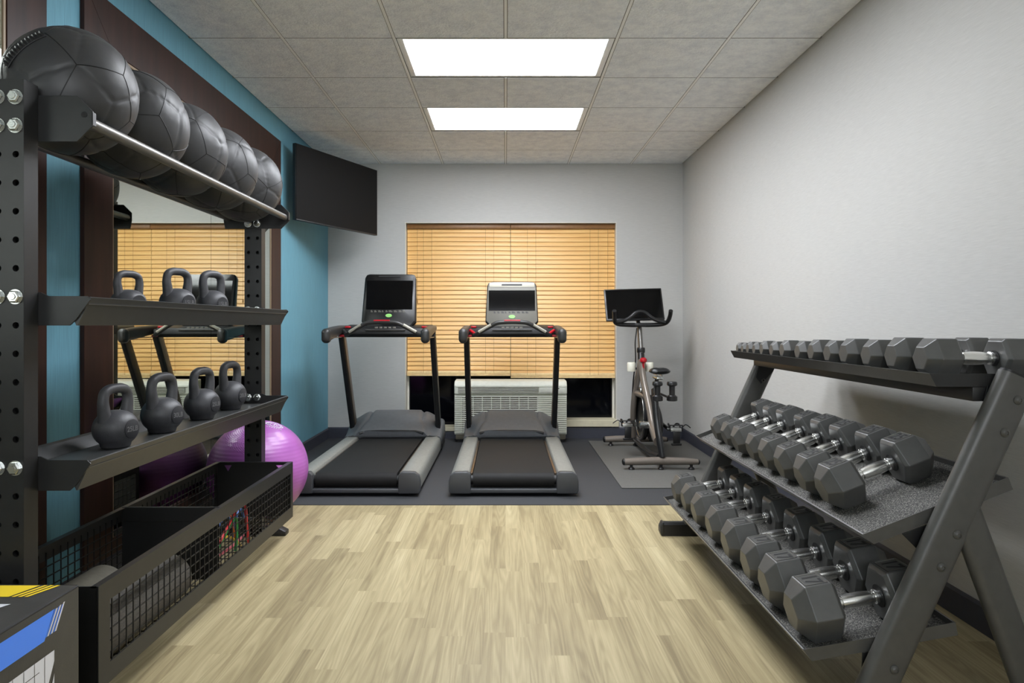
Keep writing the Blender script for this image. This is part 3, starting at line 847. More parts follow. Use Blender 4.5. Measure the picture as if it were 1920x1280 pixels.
def logo(u, v): return lg_(u * 1.05, v * 1.3, 0.0008)
def stroke(pts, w=0.0028):
    m.tube([logo(*p) for p in pts], w, 6)
stroke([(0.047 * cos(a), 0.021 * sin(a)) for a in [2 * PI * k / 30 for k in range(31)]])
stroke([(-0.036, 0.004), (-0.026, -0.012), (-0.016, 0.010), (-0.006, -0.012), (0.004, 0.012)], 0.003)
stroke([(0.004, 0.012), (0.014, -0.010), (0.022, 0.008), (0.030, -0.008), (0.038, 0.008)], 0.003)
for k in range(7): stroke([(-0.042 + k * 0.0125, -0.033), (-0.036 + k * 0.0125, -0.033)], 0.003)
m.build('printed_logo', 'white_print', sb)

# ------------------------------------------------------------------ soft plyo box
X1, YB2, ZT = -1.072, 1.752, 0.457
bx = thing('plyo_box', 'black foam plyometric box with yellow and blue print beside the rack', 'plyo box', (-1.36, 1.45, 0))
o2 = Vector((-1.36, 1.45, 0))
def px(m, n, mt, **k):
    bmesh.ops.translate(m.bm, verts=m.bm.verts, vec=-o2); return m.build(n, mt, bx, **k)
px(MB().box((X1 - 0.58, 1.13, 0.002), (X1, YB2, ZT), 0.007, seg=3), 'body', 'box_black', smooth=50)
m = MB(); m.tube([(X1 - 0.003, 1.135, ZT - 0.003), (X1 - 0.003, YB2 - 0.005, ZT - 0.003)], 0.0032, 8); m.tube([(X1 - 0.58, YB2 - 0.003, ZT - 0.003), (X1 - 0.004, YB2 - 0.003, ZT - 0.003)], 0.0032, 8)
px(m, 'seam_piping', 'lace')
def side(pts, lift): return [(X1 + lift, y, z) for y, z in pts]
m = MB()
m.m(0).poly(side([(1.20, 0.435), (1.20, 0.3755), (1.616, 0.3755), (1.652, 0.436)], 0.0012))
for k in range(3):
    y0 = 1.658 + k * 0.0135; m.m(1).poly(side([(y0 - 0.032, 0.382), (y0 - 0.0265, 0.382), (y0 + 0.0065, 0.4345 + 0.002 * k), (y0 + 0.001, 0.4345 + 0.002 * k)], 0.0012))
for q, y0 in enumerate((1.6535, 1.667, 1.6805)):
    m.m(0).poly(side([(y0 - 0.032, 0.382), (y0 - 0.0285, 0.382), (y0 + 0.0045, 0.435), (y0 + 0.001, 0.435)], 0.0009))
# white panel with thin grid lines
wy = [1.30 + 0.0352 * k for k in range(11)]
m.m(2).poly(side([(1.30, 0.339), (1.30, 0.20), (1.598, 0.20), (1.652, 0.314), (1.652, 0.339)], 0.0012))
m.m(2).poly(side([(1.618, 0.20), (1.652, 0.20), (1.652, 0.284)], 0.0012))
m.m(3)
for y in wy: m.poly(side([(y - 0.0008, 0.20), (y + 0.0008, 0.20), (y + 0.0008, 0.339), (y - 0.0008, 0.339)], 0.0016))
for z in (0.312, 0.285, 0.258, 0.231): m.poly(side([(1.30, z - 0.0008), (1.598, z - 0.0008), (1.598, z + 0.0008), (1.30, z + 0.0008)], 0.0016))
def topf(pts): return [(x, y, ZT + 0.0012) for x, y in pts]
m.m(4).poly(topf([(-1.60, 1.669), (-1.192, 1.669), (-1.165, 1.742), (-1.60, 1.742)]))
for k in range(3):
    x0 = -1.186 + k * 0.0155; m.poly(topf([(x0, 1.669), (x0 + 0.009, 1.669), (x0 + 0.040, 1.743), (x0 + 0.031, 1.743)]))
m.m(2).poly(topf([(-1.60, 1.589), (-1.175, 1.589), (-1.156, 1.6256), (-1.60, 1.6256)]))
px(m, 'printed_graphics', ['blue', 'white_print', 'white_print', 'box_black', 'yellow'], smooth=0)
# ------------------------------------------------------------------ dumbbell rack
RN, RF = 1.935, 3.650
drack = thing('dumbbell_rack', 'three-tier grey and black steel dumbbell rack along the pale wall', 'rack', (1.2, 2.79, 0))
D0 = Vector((1.2, 2.79, 0))
def dk(m, name, mats, parent=None, **k):
    bmesh.ops.translate(m.bm, verts=m.bm.verts, vec=-D0); return m.build(name, mats, parent or drack, **k)
LIPD = 0.020
class Tray:
    def __init__(s, xf, zf, ang, length):
        s.o = Vector((xf, 0, zf)); a = rad(ang); s.a = a; s.L = length
        s.u = Vector((cos(a), 0, sin(a))); s.n = Vector((-sin(a), 0, cos(a)))
    def p(s, t, n, y): return s.o + s.u * t + s.n * n + Vector((0, y, 0))
    def build(s):
        L = s.L; m = MB()
        prof = [(0.0, 0.0), (0.0035, 0.001), (0.020, -LIPD), (L - 0.004, -LIPD), (L - 0.004, 0.0), (L, 0.0), (L, -0.036), (L - 0.004, -0.036), (L - 0.004, -LIPD - 0.004), (0.024, -LIPD - 0.004), (0.024, -0.036), (0.019, -0.036)]
        rs = [[s.p(t, n, y) for t, n in prof] for y in (RN + 0.003, RF - 0.003)]
        m.rings(rs)
        for y in (RN, RF - 0.003):
            q = [(0.0, 0.0), (L, 0.0), (L, -0.036), (0.019, -0.036)]
            m.rings([[s.p(t, n, yy) for t, n in q] for yy in (y, y + 0.003)])
        o = dk(m, 'tray', 'grey_steel' if s.a > 0 else 'black_steel', smooth=20)
        k = MB(); k.rings([[s.p(t, n, y) for t, n in ((0.021, -LIPD + 0.0002), (L - 0.005, -LIPD + 0.0002), (L - 0.005, -LIPD + 0.0022), (0.024, -LIPD + 0.0022))] for y in (RN + 0.004, RF - 0.004)])
        dk(k, 'tray_liner', 'liner', o, smooth=0)
        return o
T_top, T_mid, T_bot = Tray(1.179, 0.974, 0.0, 0.415), Tray(0.9935, 0.527, 21.4, 0.4345), Tray(0.827, 0.207, 10.1, 0.431)
for t in (T_top, T_mid, T_bot): t.build()
for yc in (1.9075, 3.678):
    m = MB(); z0, z1 = 0.03, 0.967
    A, B = Vector((0.96 + 0.457 * z0, yc, z0)), Vector((0.96 + 0.457 * z1, yc, z1))
    m.tube([A, B], 1.0, sec=stadium(0.106, 0.045, 8), up=(0, 1, 0))
    lg = dk(m, 'front_leg', 'grey_steel', smooth=40)
    d = (B - A).normalized()
    dk(MB().tube([B, B + d * 0.006], 1.0, sec=stadium(0.100, 0.040, 8), up=(0, 1, 0)), 'end_cap', 'deep_black', lg, smooth=40)
    A, B = Vector((1.468, yc + 0.001, 0.03)), Vector((1.468 - 0.37 * 0.585, yc + 0.001, 0.615))
    dk(MB().tube([A, B], 1.0, sec=stadium(0.086, 0.044, 8), up=(0, 1, 0)), 'rear_leg', 'grey_steel', smooth=40)
    m = MB(); m.prism([(yc - 0.0235, 0.0), (yc + 0.0235, 0.0), (yc + 0.0235, 0.058), (yc + 0.012, 0.07), (yc - 0.012, 0.07), (yc - 0.0235, 0.058)], 'x', 0.828, 1.515)
    dk(m, 'floor_bar', 'black_steel', smooth=20)
    m = MB(); m.prism([(0.812, 0.02), (0.820, 0.0), (0.832, 0.0), (0.832, 0.074), (0.824, 0.072), (0.812, 0.045)], 'y', yc - 0.026, yc + 0.026, 0.003)
    dk(m, 'foot_cap', 'grip', smooth=30)
    for (u, v) in ((1909, 750), (1884, 811), (1795, 1002), (1765, 1063), (1677, 1255)):
        X, Z = (u - 948) / 1305 * 1.885, 1.111 - (v - 608) / 1305 * 1.885
        y = yc - 0.0225
        b = MB(); b.lathe([(0.0125, 0.001), (0.0125, -0.002), (0.010, -0.006), (0.0055, -0.0085), (0.005, -0.006)], (X, y, Z), 'y', 18)
        dk(b, 'bolt', 'grey_steel', lg, smooth=30)
    yi = 1.9325 if yc < 2 else 3.6505
    for pts in ([(1.313, 0.835), (1.338, 0.942), (1.44, 0.942), (1.40, 0.86), (1.34, 0.80)], [(1.10, 0.530), (1.158, 0.552), (1.30, 0.61), (1.22, 0.46), (1.16, 0.47)], [(0.985, 0.07), (0.99, 0.20), (1.08, 0.215), (1.04, 0.09)]):
        m = MB(); m.prism(pts, 'y', yi - 0.001, yi + 0.0025 if yc < 2 else yi + 0.004, 0.001, 1)
        dk(m, 'tray_bracket', 'deep_black', smooth=20)
m = MB(); m.box((1.30, RN + 0.002, 0.897), (1.36, RF - 0.002, 0.937), 0.002)
dk(m, 'support_beam', 'black_steel')
for T in (T_mid, T_bot):
    m = MB(); q = [(0.19, -0.019), (0.25, -0.019), (0.25, -0.05), (0.19, -0.05)]
    m.rings([[T.p(t, n, y) for t, n in q] for y in (RN + 0.004, RF - 0.004)])
    dk(m, 'support_beam', 'black_steel', smooth=20)

# ------------------------------------------------------------------ hex dumbbells
def head_mesh(F, L, word, flip):
    """hex head along local x, inner face at x=0, outward +x (flip mirrors)"""
    Rc = F / math.sqrt(3); m = MB(); sg = -1 if flip else 1
    rs = []
    for sc, t in ((0.86, 0.0), (1.0, 0.09), (1.0, 0.69), (0.56, 1.0)):
        rs.append([Vector((sg * t * L, Rc * sc * cos(PI * k / 3), Rc * sc * sin(PI * k / 3))) for k in range(6)])
    m.rings(rs)
    es = [e for e in m.bm.edges]
    r = bmesh.ops.bevel(m.bm, geom=es, offset=min(0.0018, F * 0.014), segments=1, profile=0.5, affect='EDGES')
    # collar where the handle enters
    m.m(2).lathe([(F * 0.20, -0.001), (F * 0.20, 0.0), (F * 0.17, 0.002)] if not flip else [(F * 0.20, 0.001), (F * 0.20, 0.0), (F * 0.17, -0.002)], (-0.002 * sg, 0, 0), 'x', 20)
    if word:
        zt = F / 2 + 0.0004; cx = sg * L * 0.40; w, h = L * 0.50, Rc * 0.78
        for (sx, sy) in ((w, h),):
            t = 0.0018
            m.m(1)
            for lo, hi in (((cx - sx / 2, -sy / 2), (cx + sx / 2, -sy / 2 + t)), ((cx - sx / 2, sy / 2 - t), (cx + sx / 2, sy / 2)), ((cx - sx / 2, -sy / 2), (cx - sx / 2 + t, sy / 2)), ((cx + sx / 2 - t, -sy / 2), (cx + sx / 2, sy / 2))):
                m.box((lo[0], lo[1], zt - 0.0006), (hi[0], hi[1], zt + 0.0011))
            m.m(2)
            t2 = 0.0016
            for lo, hi in (((cx - sx / 2 - t2, -sy / 2 - t2), (cx + sx / 2 + t2, -sy / 2)), ((cx - sx / 2 - t2, sy / 2), (cx + sx / 2 + t2, sy / 2 + t2)), ((cx - sx / 2 - t2, -sy / 2), (cx - sx / 2, sy / 2)), ((cx + sx / 2, -sy / 2), (cx + sx / 2 + t2, sy / 2))):
                m.box((lo[0], lo[1], zt - 0.0008), (hi[0], hi[1], zt + 0.0002))
            wt = max(1.0, len(word) * 0.58)
            m.text(word, (cx, 0, zt), (0, -1, 0), (1, 0, 0), min(w * 1.0, h * 0.98 / wt * 1.25), 0.0005)
    return m
PROTO = {}
def dumbbell(F, LT, word, loc, ang, label, group):
    key = (round(F, 4), word)
    if key in PROTO:
        r = dup(PROTO[key], loc, None, label, group); r.rotation_euler = (0, -ang, 0); return r
    r = thing('hex_dumbbell', label, 'dumbbell', loc, 0, group); r.rotation_euler = (0, -ang, 0)
    HL = (LT - (0.085 + F * 0.33)) / 2; hl = LT - 2 * HL
    for sg in (-1, 1):
        m = head_mesh(F, HL, word, sg < 0)
        bmesh.ops.translate(m.bm, verts=m.bm.verts, vec=(sg * hl / 2, 0, 0))
        m.build('head', ['rubber', 'rubber_plate', 'rubber_dark'], r, smooth=0)
    rr = 0.0138 + F * 0.034; e = hl / 2
    prof = [(rr * 0.86, -e)]
    def band(x, a): return [(rr * 0.98, x - 0.004), (a, x - 0.003), (a, x + 0.003), (rr * 0.98, x + 0.004)]
    prof += [(rr * 0.86, -e + 0.008)] + [(rr * 1.06, -e + 0.010), (rr * 1.06, -e + 0.016), (rr * 0.84, -e + 0.018), (rr * 0.84, -e + 0.024), (rr * 0.97, -e + 0.026)]
    prof += [(rr * 1.10, -0.012), (rr * 1.12, 0), (rr * 1.10, 0.012)]
    prof += [(rr * 0.97, e - 0.026), (rr * 0.84, e - 0.024), (rr * 0.84, e - 0.018), (rr * 1.06, e - 0.016), (rr * 1.06, e - 0.010), (rr * 0.86, e - 0.008), (rr * 0.86, e)]
    MB().lathe(prof, (0, 0, 0), 'x', 18).build('handle', 'chrome', r, smooth=30)
    PROTO[key] = r
    return r
def tier_label(i, n, tier, size):
    if i == 0: w = f'at the window end of the {tier} tier'
    elif i == n - 1: w = f'at the near end of the {tier} tier beside the sloping leg'
    elif i < n / 2: w = f'{ORD[i]} from the window end of the {tier} tier'
    else: w = f'{ORD[n - 1 - i]} from the near end of the {tier} tier'
    return f'{size} hex dumbbell, {w}'
YT = [3.600, 3.525, 3.447, 3.36, 3.262, 3.14, 3.02, 2.86, 2.735, 2.595, 2.47, 2.315, 2.165, 2.012]
FT = [0.061, 0.069, 0.078, 0.086, 0.095, 0.104, 0.114]
for i, y in enumerate(YT):
    F = FT[i // 2]; LT = 0.075 + F * 2.06
    p = T_top.p(0.018 + LT / 2, -LIPD + 0.0024 + F / 2, y)
    dumbbell(F, LT, '', p, 0.0, tier_label(i, 14, 'top', 'small black' if i < 7 else 'black'), 'dumbbells on the top tier')
YM = [3.404, 3.245, 3.08, 2.888, 2.727, 2.566, 2.37, 2.207]
FM = [0.122, 0.127, 0.132, 0.138]; WM = ['20', '20', '25', '25']
for i, y in enumerate(YM):
    F = FM[i // 2]; LT = 0.085 + F * 1.95
    p = T_mid.p(0.2055, -LIPD + 0.0026 + F / 2, y)
    dumbbell(F, LT, WM[i // 2], p, T_mid.a, tier_label(i, 8, 'middle', 'dark grey'), 'dumbbells on the middle tier')
YL = [3.51, 3.32, 3.118, 2.889, 2.66, 2.436, 2.244, 2.033]
FL = [0.147, 0.152, 0.157, 0.163]; WL = ['12', '15', '17', '17']
for i, y in enumerate(YL):
    F = FL[i // 2]; LT = 0.092 + F * 1.83
    p = T_bot.p(0.2107, -LIPD + 0.0026 + F / 2, y)
    dumbbell(F, LT, WL[i // 2], p, T_bot.a, tier_label(i, 8, 'bottom', 'dark grey'), 'dumbbells on the bottom tier')

# ------------------------------------------------------------------ treadmills
def sm(a, b, x):
    t = max(0, min(1, (x - a) / (b - a))); return t * t * (3 - 2 * t)
def treadmill(label, x0, y0, light):
    r = thing('treadmill', label, 'treadmill', (x0, y0, GZ), 0)
    W = 0.412
    # deck underframe and feet
    m = MB(); m.box((-0.37, 0.05, 0.035), (0.37, 1.86, 0.085)); m.build('deck_frame', 'deep_black', r, smooth=0)
    for sx in (-1, 1):
        for yy in (0.10, 1.72):
            m = MB(); m.lathe([(0.028, 0.0), (0.03, 0.006), (0.022, 0.012), (0.018, 0.036)], (sx * 0.33, yy, 0), 'z', 16); m.build('foot', 'deep_black', r)
        m = MB(); m.lathe([(0.02, -0.015), (0.032, -0.012), (0.032, 0.012), (0.02, 0.015)], (sx * 0.395, 1.62, 0.04), 'x', 18); m.build('transport_wheel', 'deep_black', r)
    # side rails
    for sx in (-1, 1):
        P = [(0.283, 0.125), (0.287, 0.150), (0.296, 0.158), (0.378, 0.156), (0.404, 0.138), (W, 0.105), (W, 0.045), (0.378, 0.038), (0.283, 0.05)]
        rl = MB().prism([(sx * a, b) for a, b in P], 'y', 0.040, 1.46, 0).build('side_rail', 'tread_rail', r, smooth=50)
        Q = [(0.276, 0.02), (0.276, 0.140), (0.296, 0.160), (0.380, 0.158), (0.408, 0.138), (0.417, 0.100), (0.417, 0.035), (0.405, 0.02)]
        MB().prism([(sx * a, b) for a, b in Q], 'y', -0.010, 0.040, 0.006, 3).build('end_cap', 'cap_grey', r, smooth=40)
        MB().box((min(sx * 0.268, sx * 0.284), 0.10, 0.118), (max(sx * 0.268, sx * 0.284), 1.36, 0.134), 0.002).build('deck_strip', 'bronze', r)
        # lower side skirt
        MB().box((min(sx * 0.372, sx * 0.408), 0.05, 0.028), (max(sx * 0.372, sx * 0.408), 1.9, 0.06), 0.004).build('side_skirt', 'tread_dark', r)
    # belt with rounded ends, rollers
    pr = []
    rr = 0.046; zc = 0.098
    for k in range(13):
        a = PI / 2 + PI * k / 12; pr.append((0.055 + rr * cos(a), zc + rr * sin(a)))
    for k in range(13):
        a = -PI / 2 + PI * k / 12; pr.append((1.50 + rr * cos(a), zc + rr * sin(a)))
    MB().prism(pr, 'x', -0.262, 0.262).build('running_belt', 'belt', r, smooth=40)
    m = MB(); m.lathe([(0.03, -0.2775), (0.03, 0.2775)], (0, 0.055, zc), 'x', 18); m.build('rear_roller', 'deep_black', r)
    MB().box((-0.30, -0.004, 0.022), (0.30, 0.045, 0.050), 0.006, seg=3).build('rear_crossbar', 'cap_grey', r)
    # motor hood
    nx, ys = 64, [1.42, 1.43, 1.45, 1.48, 1.51, 1.54, 1.57, 1.60, 1.63, 1.66, 1.69, 1.72, 1.75, 1.78, 1.81, 1.845, 1.875, 1.90, 1.918, 1.925]
    m = MB(); rings = []
    def top_z(x, y):
        ax = abs(x) / W
        rise = 0.188 + 0.138 * sm(1.36, 1.78, y) ** 0.9
        side = 0.162 + 0.100 * sm(1.46, 1.78, y)
        k = sm(0.60, 1.0, ax)
        z = rise * (1 - k) + side * k
        z -= 0.010 * ax * ax
        w = 0.70 - 0.18 * sm(1.42, 1.66, y)
        pan = 1 - sm(w - 0.035, w + 0.035, ax)
        z += 0.012 * pan - 0.012 * math.exp(-((ax - w - 0.035) / 0.03) ** 2)
        end = sm(1.83, 1.93, y)
        z = z * (1 - end) + 0.12 * end
        return z
    def y_front(x):
        ax = abs(x) / W
        return 1.43 - 0.035 * sm(0.45, 0.74, ax) + 0.06 * sm(0.80, 1.0, ax)
    for y in ys:
        ring = []
        for i in range(nx + 1):
            x = -W + 2 * W * i / nx
            t = (y - ys[0]) / (ys[-1] - ys[0])
            yy = y_front(x) + (ys[-1] - y_front(x)) * t
            z = top_z(x, yy)
            if i in (0, nx): z -= 0.012
            ring.append(Vector((x, yy, z)))
        ring += [Vector((W + 0.002, ring[-1].y, 0.10)), Vector((W - 0.01, ring[-1].y, 0.05)), Vector((-W + 0.01, ring[0].y, 0.05)), Vector((-W - 0.002, ring[0].y, 0.10))]
        rings.append(ring)
    # keep the underside off the belt: front ring only reaches down over the rails
    for q, ring in enumerate(rings):
        lowz = 0.15 if q < 2 else 0.05
    m.rings(rings); m.build('motor_hood', 'tread_grey', r, smooth=45)
    m = MB(); m.tube([Vector((x, y_front(x) - 0.004, top_z(x, y_front(x)) - 0.012)) for x in [(-0.27 + 0.54 * k / 24) for k in range(25)]], 0.010, 8); m.build('hood_edge', 'deep_black', r)
    # uprights
    sec = rrect(0.040, 0.098, 0.010)
    for sx in (-1, 1):
        MB().tube([(sx * 0.375, 1.655, 0.20), (sx * 0.372, 1.20, 1.03)], 1.0, sec=sec, up=(0, 1, 0)).build('upright', 'deep_black', r, smooth=40)
        tr = MB(); tr.tube([(sx * 0.353, 1.665, 0.22), (sx * 0.350, 1.212, 1.02)], 1.0, sec=rrect(0.005, 0.07, 0.002), up=(0, 1, 0)); tr.build('upright_trim', 'bronze', r, smooth=40)
        # handrail arm: flat pad that narrows into the mast
        rings = []
        for (y, zc2, hh, ww) in ((0.70, 1.028, 0.092, 0.058), (0.80, 1.036, 0.094, 0.058), (0.95, 1.050, 0.086, 0.054), (1.10, 1.063, 0.072, 0.050), (1.24, 1.070, 0.060, 0.048), (1.34, 1.075, 0.050, 0.044)):
            rings.append([Vector((sx * 0.368 + a, y, zc2 + b)) for a, b in rrect(ww, hh, min(ww, hh) * 0.42, 4)])
        m = MB(); m.rings(rings); ar = m.build('handrail', 'grip', r, smooth=50)
        rings = []
        for (y, hh, ww) in ((0.655, 0.060, 0.030), (0.662, 0.088, 0.048), (0.675, 0.104, 0.060), (0.695, 0.110, 0.066), (0.715, 0.108, 0.066), (0.722, 0.100, 0.062)):
            rings.append([Vector((sx * 0.368 + a, y, 1.022 + b)) for a, b in rrect(ww, hh, min(ww, hh) * 0.45, 5)])
        m = MB(); m.rings(rings); m.build('grip_cap', 'grip', ar, smooth=50)
        MB().box((sx * 0.368 - 0.0285, 0.735, 1.003), (sx * 0.368 + 0.0285, 1.06, 1.009)).build('arm_trim', 'bronze', ar, smooth=0)
        m = MB(); m.box((sx * 0.345 - 0.022, 1.10, 1.006), (sx * 0.345 + 0.022, 1.125, 1.024), 0.005); m.build('red_trim', 'red', r)
        m = MB(); m.box((sx * 0.31 - 0.022, 1.13, 1.078), (sx * 0.31 + 0.022, 1.17, 1.094), 0.005); m.build('red_trim', 'red', r)
    # console tray between the masts
    m = MB(); m.prism([(1.13, 1.075), (1.12, 1.03), (1.14, 1.004), (1.36, 1.004), (1.42, 1.06), (1.40, 1.105), (1.22, 1.092)], 'x', -0.352, 0.352, 0.004)
    m.build('console_tray', 'deep_black', r)
    m = MB(); m.box((-0.16, 1.112, 1.058), (0.16, 1.13, 1.066), 0.002); m.build('tray_lip', 'grey_steel', r)
    m = MB()
    for k in range(5): m.box((-0.085 + k * 0.036, 1.105, 1.075), (-0.06 + k * 0.036, 1.112, 1.087), 0.002)
    m.build('tray_buttons', 'console_mid', r)
    # arched front handlebar
    P = smooth_path([(-0.300, 1.03, 1.022), (-0.255, 1.00, 1.045), (-0.185, 0.975, 1.085), (-0.120, 0.965, 1.118), (-0.04, 0.962, 1.126), (0.04, 0.962, 1.126), (0.120, 0.965, 1.118), (0.185, 0.975, 1.085), (0.255, 1.00, 1.045), (0.300, 1.03, 1.022)], 6)
    hb = MB().tube(P, 1.0, sec=rrect(0.036, 0.030, 0.012, 4), up=(0, -0.35, 1)).build('front_handlebar', 'grip', r, smooth=50)
    for sx in (-1, 1):
        m = MB(); m.tube([(sx * 0.262, 0.988, 1.0485), (sx * 0.165, 0.962, 1.104)], 1.0, sec=rrect(0.026, 0.022, 0.008, 3), up=(0, -0.35, 1)); m.build('pulse_sensor', 'console_light', hb, smooth=50)
    m = MB(); m.tube([(-0.062, 0.950, 1.137), (0.062, 0.950, 1.137)], 1.0, sec=rrect(0.014, 0.012, 0.005, 3), up=(0, -0.35, 1)); m.build('stop_bar', 'red', hb, smooth=50)
    for sx in (-1, 1):
        m = MB(); m.tube([(sx * 0.290, 1.02, 1.030), (sx * 0.335, 1.10, 1.060)], 0.012, 10); m.build('handlebar_joint', 'red' if light else 'grip', hb)
    # console
    hgt = 0.394 if light else 0.462; wd = 0.425 if light else 0.44
    tilt = rad(-14.4)
    mx = Matrix.Translation((0, 1.245, 1.085)) @ Matrix.Rotation(tilt, 4, 'X')
    def cn(m, n, mt, par, **k):
        bmesh.ops.transform(m.bm, verts=m.bm.verts, matrix=mx); return m.build(n, mt, par, **k)
    ww0, ww1 = wd / 2 + 0.006, wd / 2 - 0.008
    out = [(-ww0, 0.05), (-ww0 + 0.045, 0.0), (ww0 - 0.045, 0.0), (ww0, 0.05), (ww1 + 0.002, hgt - 0.035), (ww1 - 0.012, hgt - 0.006), (ww1 - 0.035, hgt), (-ww1 + 0.035, hgt), (-ww1 + 0.012, hgt - 0.006), (-ww1 - 0.002, hgt - 0.035)]
    cs = cn(MB().prism(out, 'y', 0.012, 0.062, 0.008, 3), 'console', 'gloss_black', r, smooth=40)
    inn = [(x * 0.965, hgt / 2 + (z - hgt / 2) * 0.975) for x, z in out]
    cn(MB().prism(inn, 'y', 0.0, 0.014, 0.003), 'face_plate', 'console_mid' if light else 'gloss_black', cs, smooth=40)
    if light:
        cn(MB().box((-0.188, -0.004, hgt - 0.052), (0.188, 0.002, hgt - 0.012), 0.003), 'top_band', 'console_light', cs)
        cn(MB().box((-0.195, -0.0015, hgt - 0.078), (0.195, 0.002, hgt - 0.052)), 'upper_band', 'console_mid', cs)
    cn(MB().box((-0.085, -0.0055, hgt - 0.038), (0.085, -0.0035, hgt - 0.025)) if light else MB().box((-0.095, -0.002, hgt - 0.030), (0.085, 0.001, hgt - 0.018)), 'speaker_slot', 'deep_black', cs)
    z0, z1 = (0.140, hgt - 0.080) if light else (0.150, hgt - 0.062)
    cn(MB().box((-0.192, -0.003, z0), (0.192, 0.002, z1), 0.001, seg=1), 'screen', 'screen', cs)
    m = MB(); q = random.Random(3)
    x = -0.15
    while x < 0.15:
        w_ = q.uniform(0.012, 0.03)
        m.box((x, -0.0018, z0 - 0.022), (x + w_, 0.0005, z0 - 0.016)); m.box((x, -0.0018, z0 - 0.013), (x + w_ * 0.7, 0.0005, z0 - 0.008)); x += w_ + q.uniform(0.006, 0.02)
    cn(m, 'key_legend', 'console_mid' if not light else 'tread_dark', cs, smooth=0)
    m = MB(); m.lathe([(0.001, -0.004), (0.020, -0.004), (0.022, -0.001), (0.022, 0.001)], (0.0, 0, 0), 'y', 20)
    bmesh.ops.scale(m.bm, verts=m.bm.verts, vec=(1.25, 1, 0.72)); bmesh.ops.translate(m.bm, verts=m.bm.verts, vec=(0.0, 0, z0 - 0.052))
    cn(m, 'start_button', 'green', cs)
    m = MB(); m.cyl((0, 1.30, 1.07), (0, 1.36, 1.15), 0.05, 16); m.build('console_neck', 'deep_black', r)
    return r
treadmill('treadmill with black console beside the teal wall', -0.965, 4.475, False)
treadmill('treadmill with silver-framed console in front of the air conditioner', 0.052, 4.475, True)

# ------------------------------------------------------------------ bike and its mat
tag(MB().box((0.783, 4.69, GZ + 0.0005), (1.698, 6.59, GZ + 0.007), 0.002).build('exercise_mat', 'mat'), 'grey rubber mat under the exercise bike', 'mat')
BZ = GZ + 0.0075
bike = thing('exercise_bike', 'black and grey exercise bike with tablet screen on the grey mat', 'exercise bike', (1.18, 5.8, BZ))
bo = Vector((1.18, 5.8, BZ))
def bk_(m, n, mt, parent=None, **k):
    bmesh.ops.translate(m.bm, verts=m.bm.verts, vec=-bo); return m.build(n, mt, parent or bike, **k)
def stab(yc, z):
    m = MB(); m.tube([(0.90, yc, z), (1.0, yc, z + 0.004), (1.18, yc, z + 0.008), (1.36, yc, z + 0.004), (1.465, yc, z)], [0.026, 0.029, 0.030, 0.027, 0.020], 14)
    s_ = bk_(m, 'stabilizer_bar', 'bike_grey')
    for x in (0.885, 1.468):
        bk_(MB().sphere((x + (0.014 if x < 1 else -0.004), yc, z), 0.027 if x < 1 else 0.021, 16, 10, (0.6, 1, 1)), 'end_cap', 'bike_black', s_)
    for x in (0.955, 1.18, 1.41):
        m = MB(); m.lathe([(0.022, 0.0), (0.026, 0.006), (0.02, 0.014), (0.012, 0.02), (0.012, z - BZ - 0.012)], (x, yc, BZ), 'z', 14); bk_(m, 'levelling_foot', 'bike_black', s_)
stab(5.285, 0.068); stab(6.32, 0.068)
m = MB(); m.lathe([(0.018, -0.022), (0.034, -0.02), (0.034, 0.02), (0.018, 0.022)], (1.42, 6.37, BZ + 0.036), 'x', 16); bk_(m, 'transport_wheel', 'chrome')
# frame tubes, all in the plane x = 1.18
def oval(w, h): return [(w / 2 * cos(2 * PI * k / 14), h / 2 * sin(2 * PI * k / 14)) for k in range(14)]
m = MB()
m.tube(smooth_path([(1.165, 5.985, 0.80), (1.155, 6.03, 0.70), (1.145, 6.10, 0.58), (1.135, 6.15, 0.44), (1.14, 6.22, 0.28), (1.16, 6.31, 0.08)], 5), 1.0, sec=oval(0.052, 0.075), up=(0, 1, 0))
bk_(m, 'front_fork', 'bike_grey', smooth=60)
m = MB(); m.tube(smooth_path([(1.165, 5.985, 0.80), (1.175, 5.95, 0.66), (1.185, 5.85, 0.52), (1.19, 5.72, 0.38), (1.185, 5.60, 0.27), (1.18, 5.42, 0.20)], 5), 1.0, sec=oval(0.056, 0.080), up=(0, 1, 0))
bk_(m, 'down_tube', 'bike_grey', smooth=60)
m = MB(); m.tube([(1.140, 6.13, 0.51), (1.185, 5.86, 0.50)], 1.0, sec=oval(0.045, 0.055), up=(0, 0, 1)); bk_(m, 'cross_brace', 'bike_grey', smooth=60)
m = MB(); m.tube(smooth_path([(1.19, 5.295, 0.10), (1.18, 5.33, 0.22), (1.172, 5.40, 0.36), (1.172, 5.46, 0.52), (1.174, 5.49, 0.60)], 5), 1.0, sec=oval(0.05, 0.085), up=(0, 1, 0))
st = bk_(m, 'seat_tube', 'bike_black', smooth=60)
m = MB(); m.tube([(1.17, 5.31, 0.10), (1.165, 5.62, 0.07), (1.165, 6.3, 0.075)], 0.022, 10); bk_(m, 'bottom_rail', 'bike_black')
m = MB(); m.cyl((1.174, 5.48, 0.56), (1.19, 5.46, 0.70), 0.016, 14); bk_(m, 'seat_post', 'bike_black')
m = MB(); m.box((1.165, 5.36, 0.685), (1.215, 5.52, 0.703), 0.004); m.cyl((1.172, 5.37, 0.715), (1.172, 5.50, 0.72), 0.005, 8); m.cyl((1.208, 5.37, 0.715), (1.208, 5.50, 0.72), 0.005, 8); bk_(m, 'seat_clamp', 'zinc')
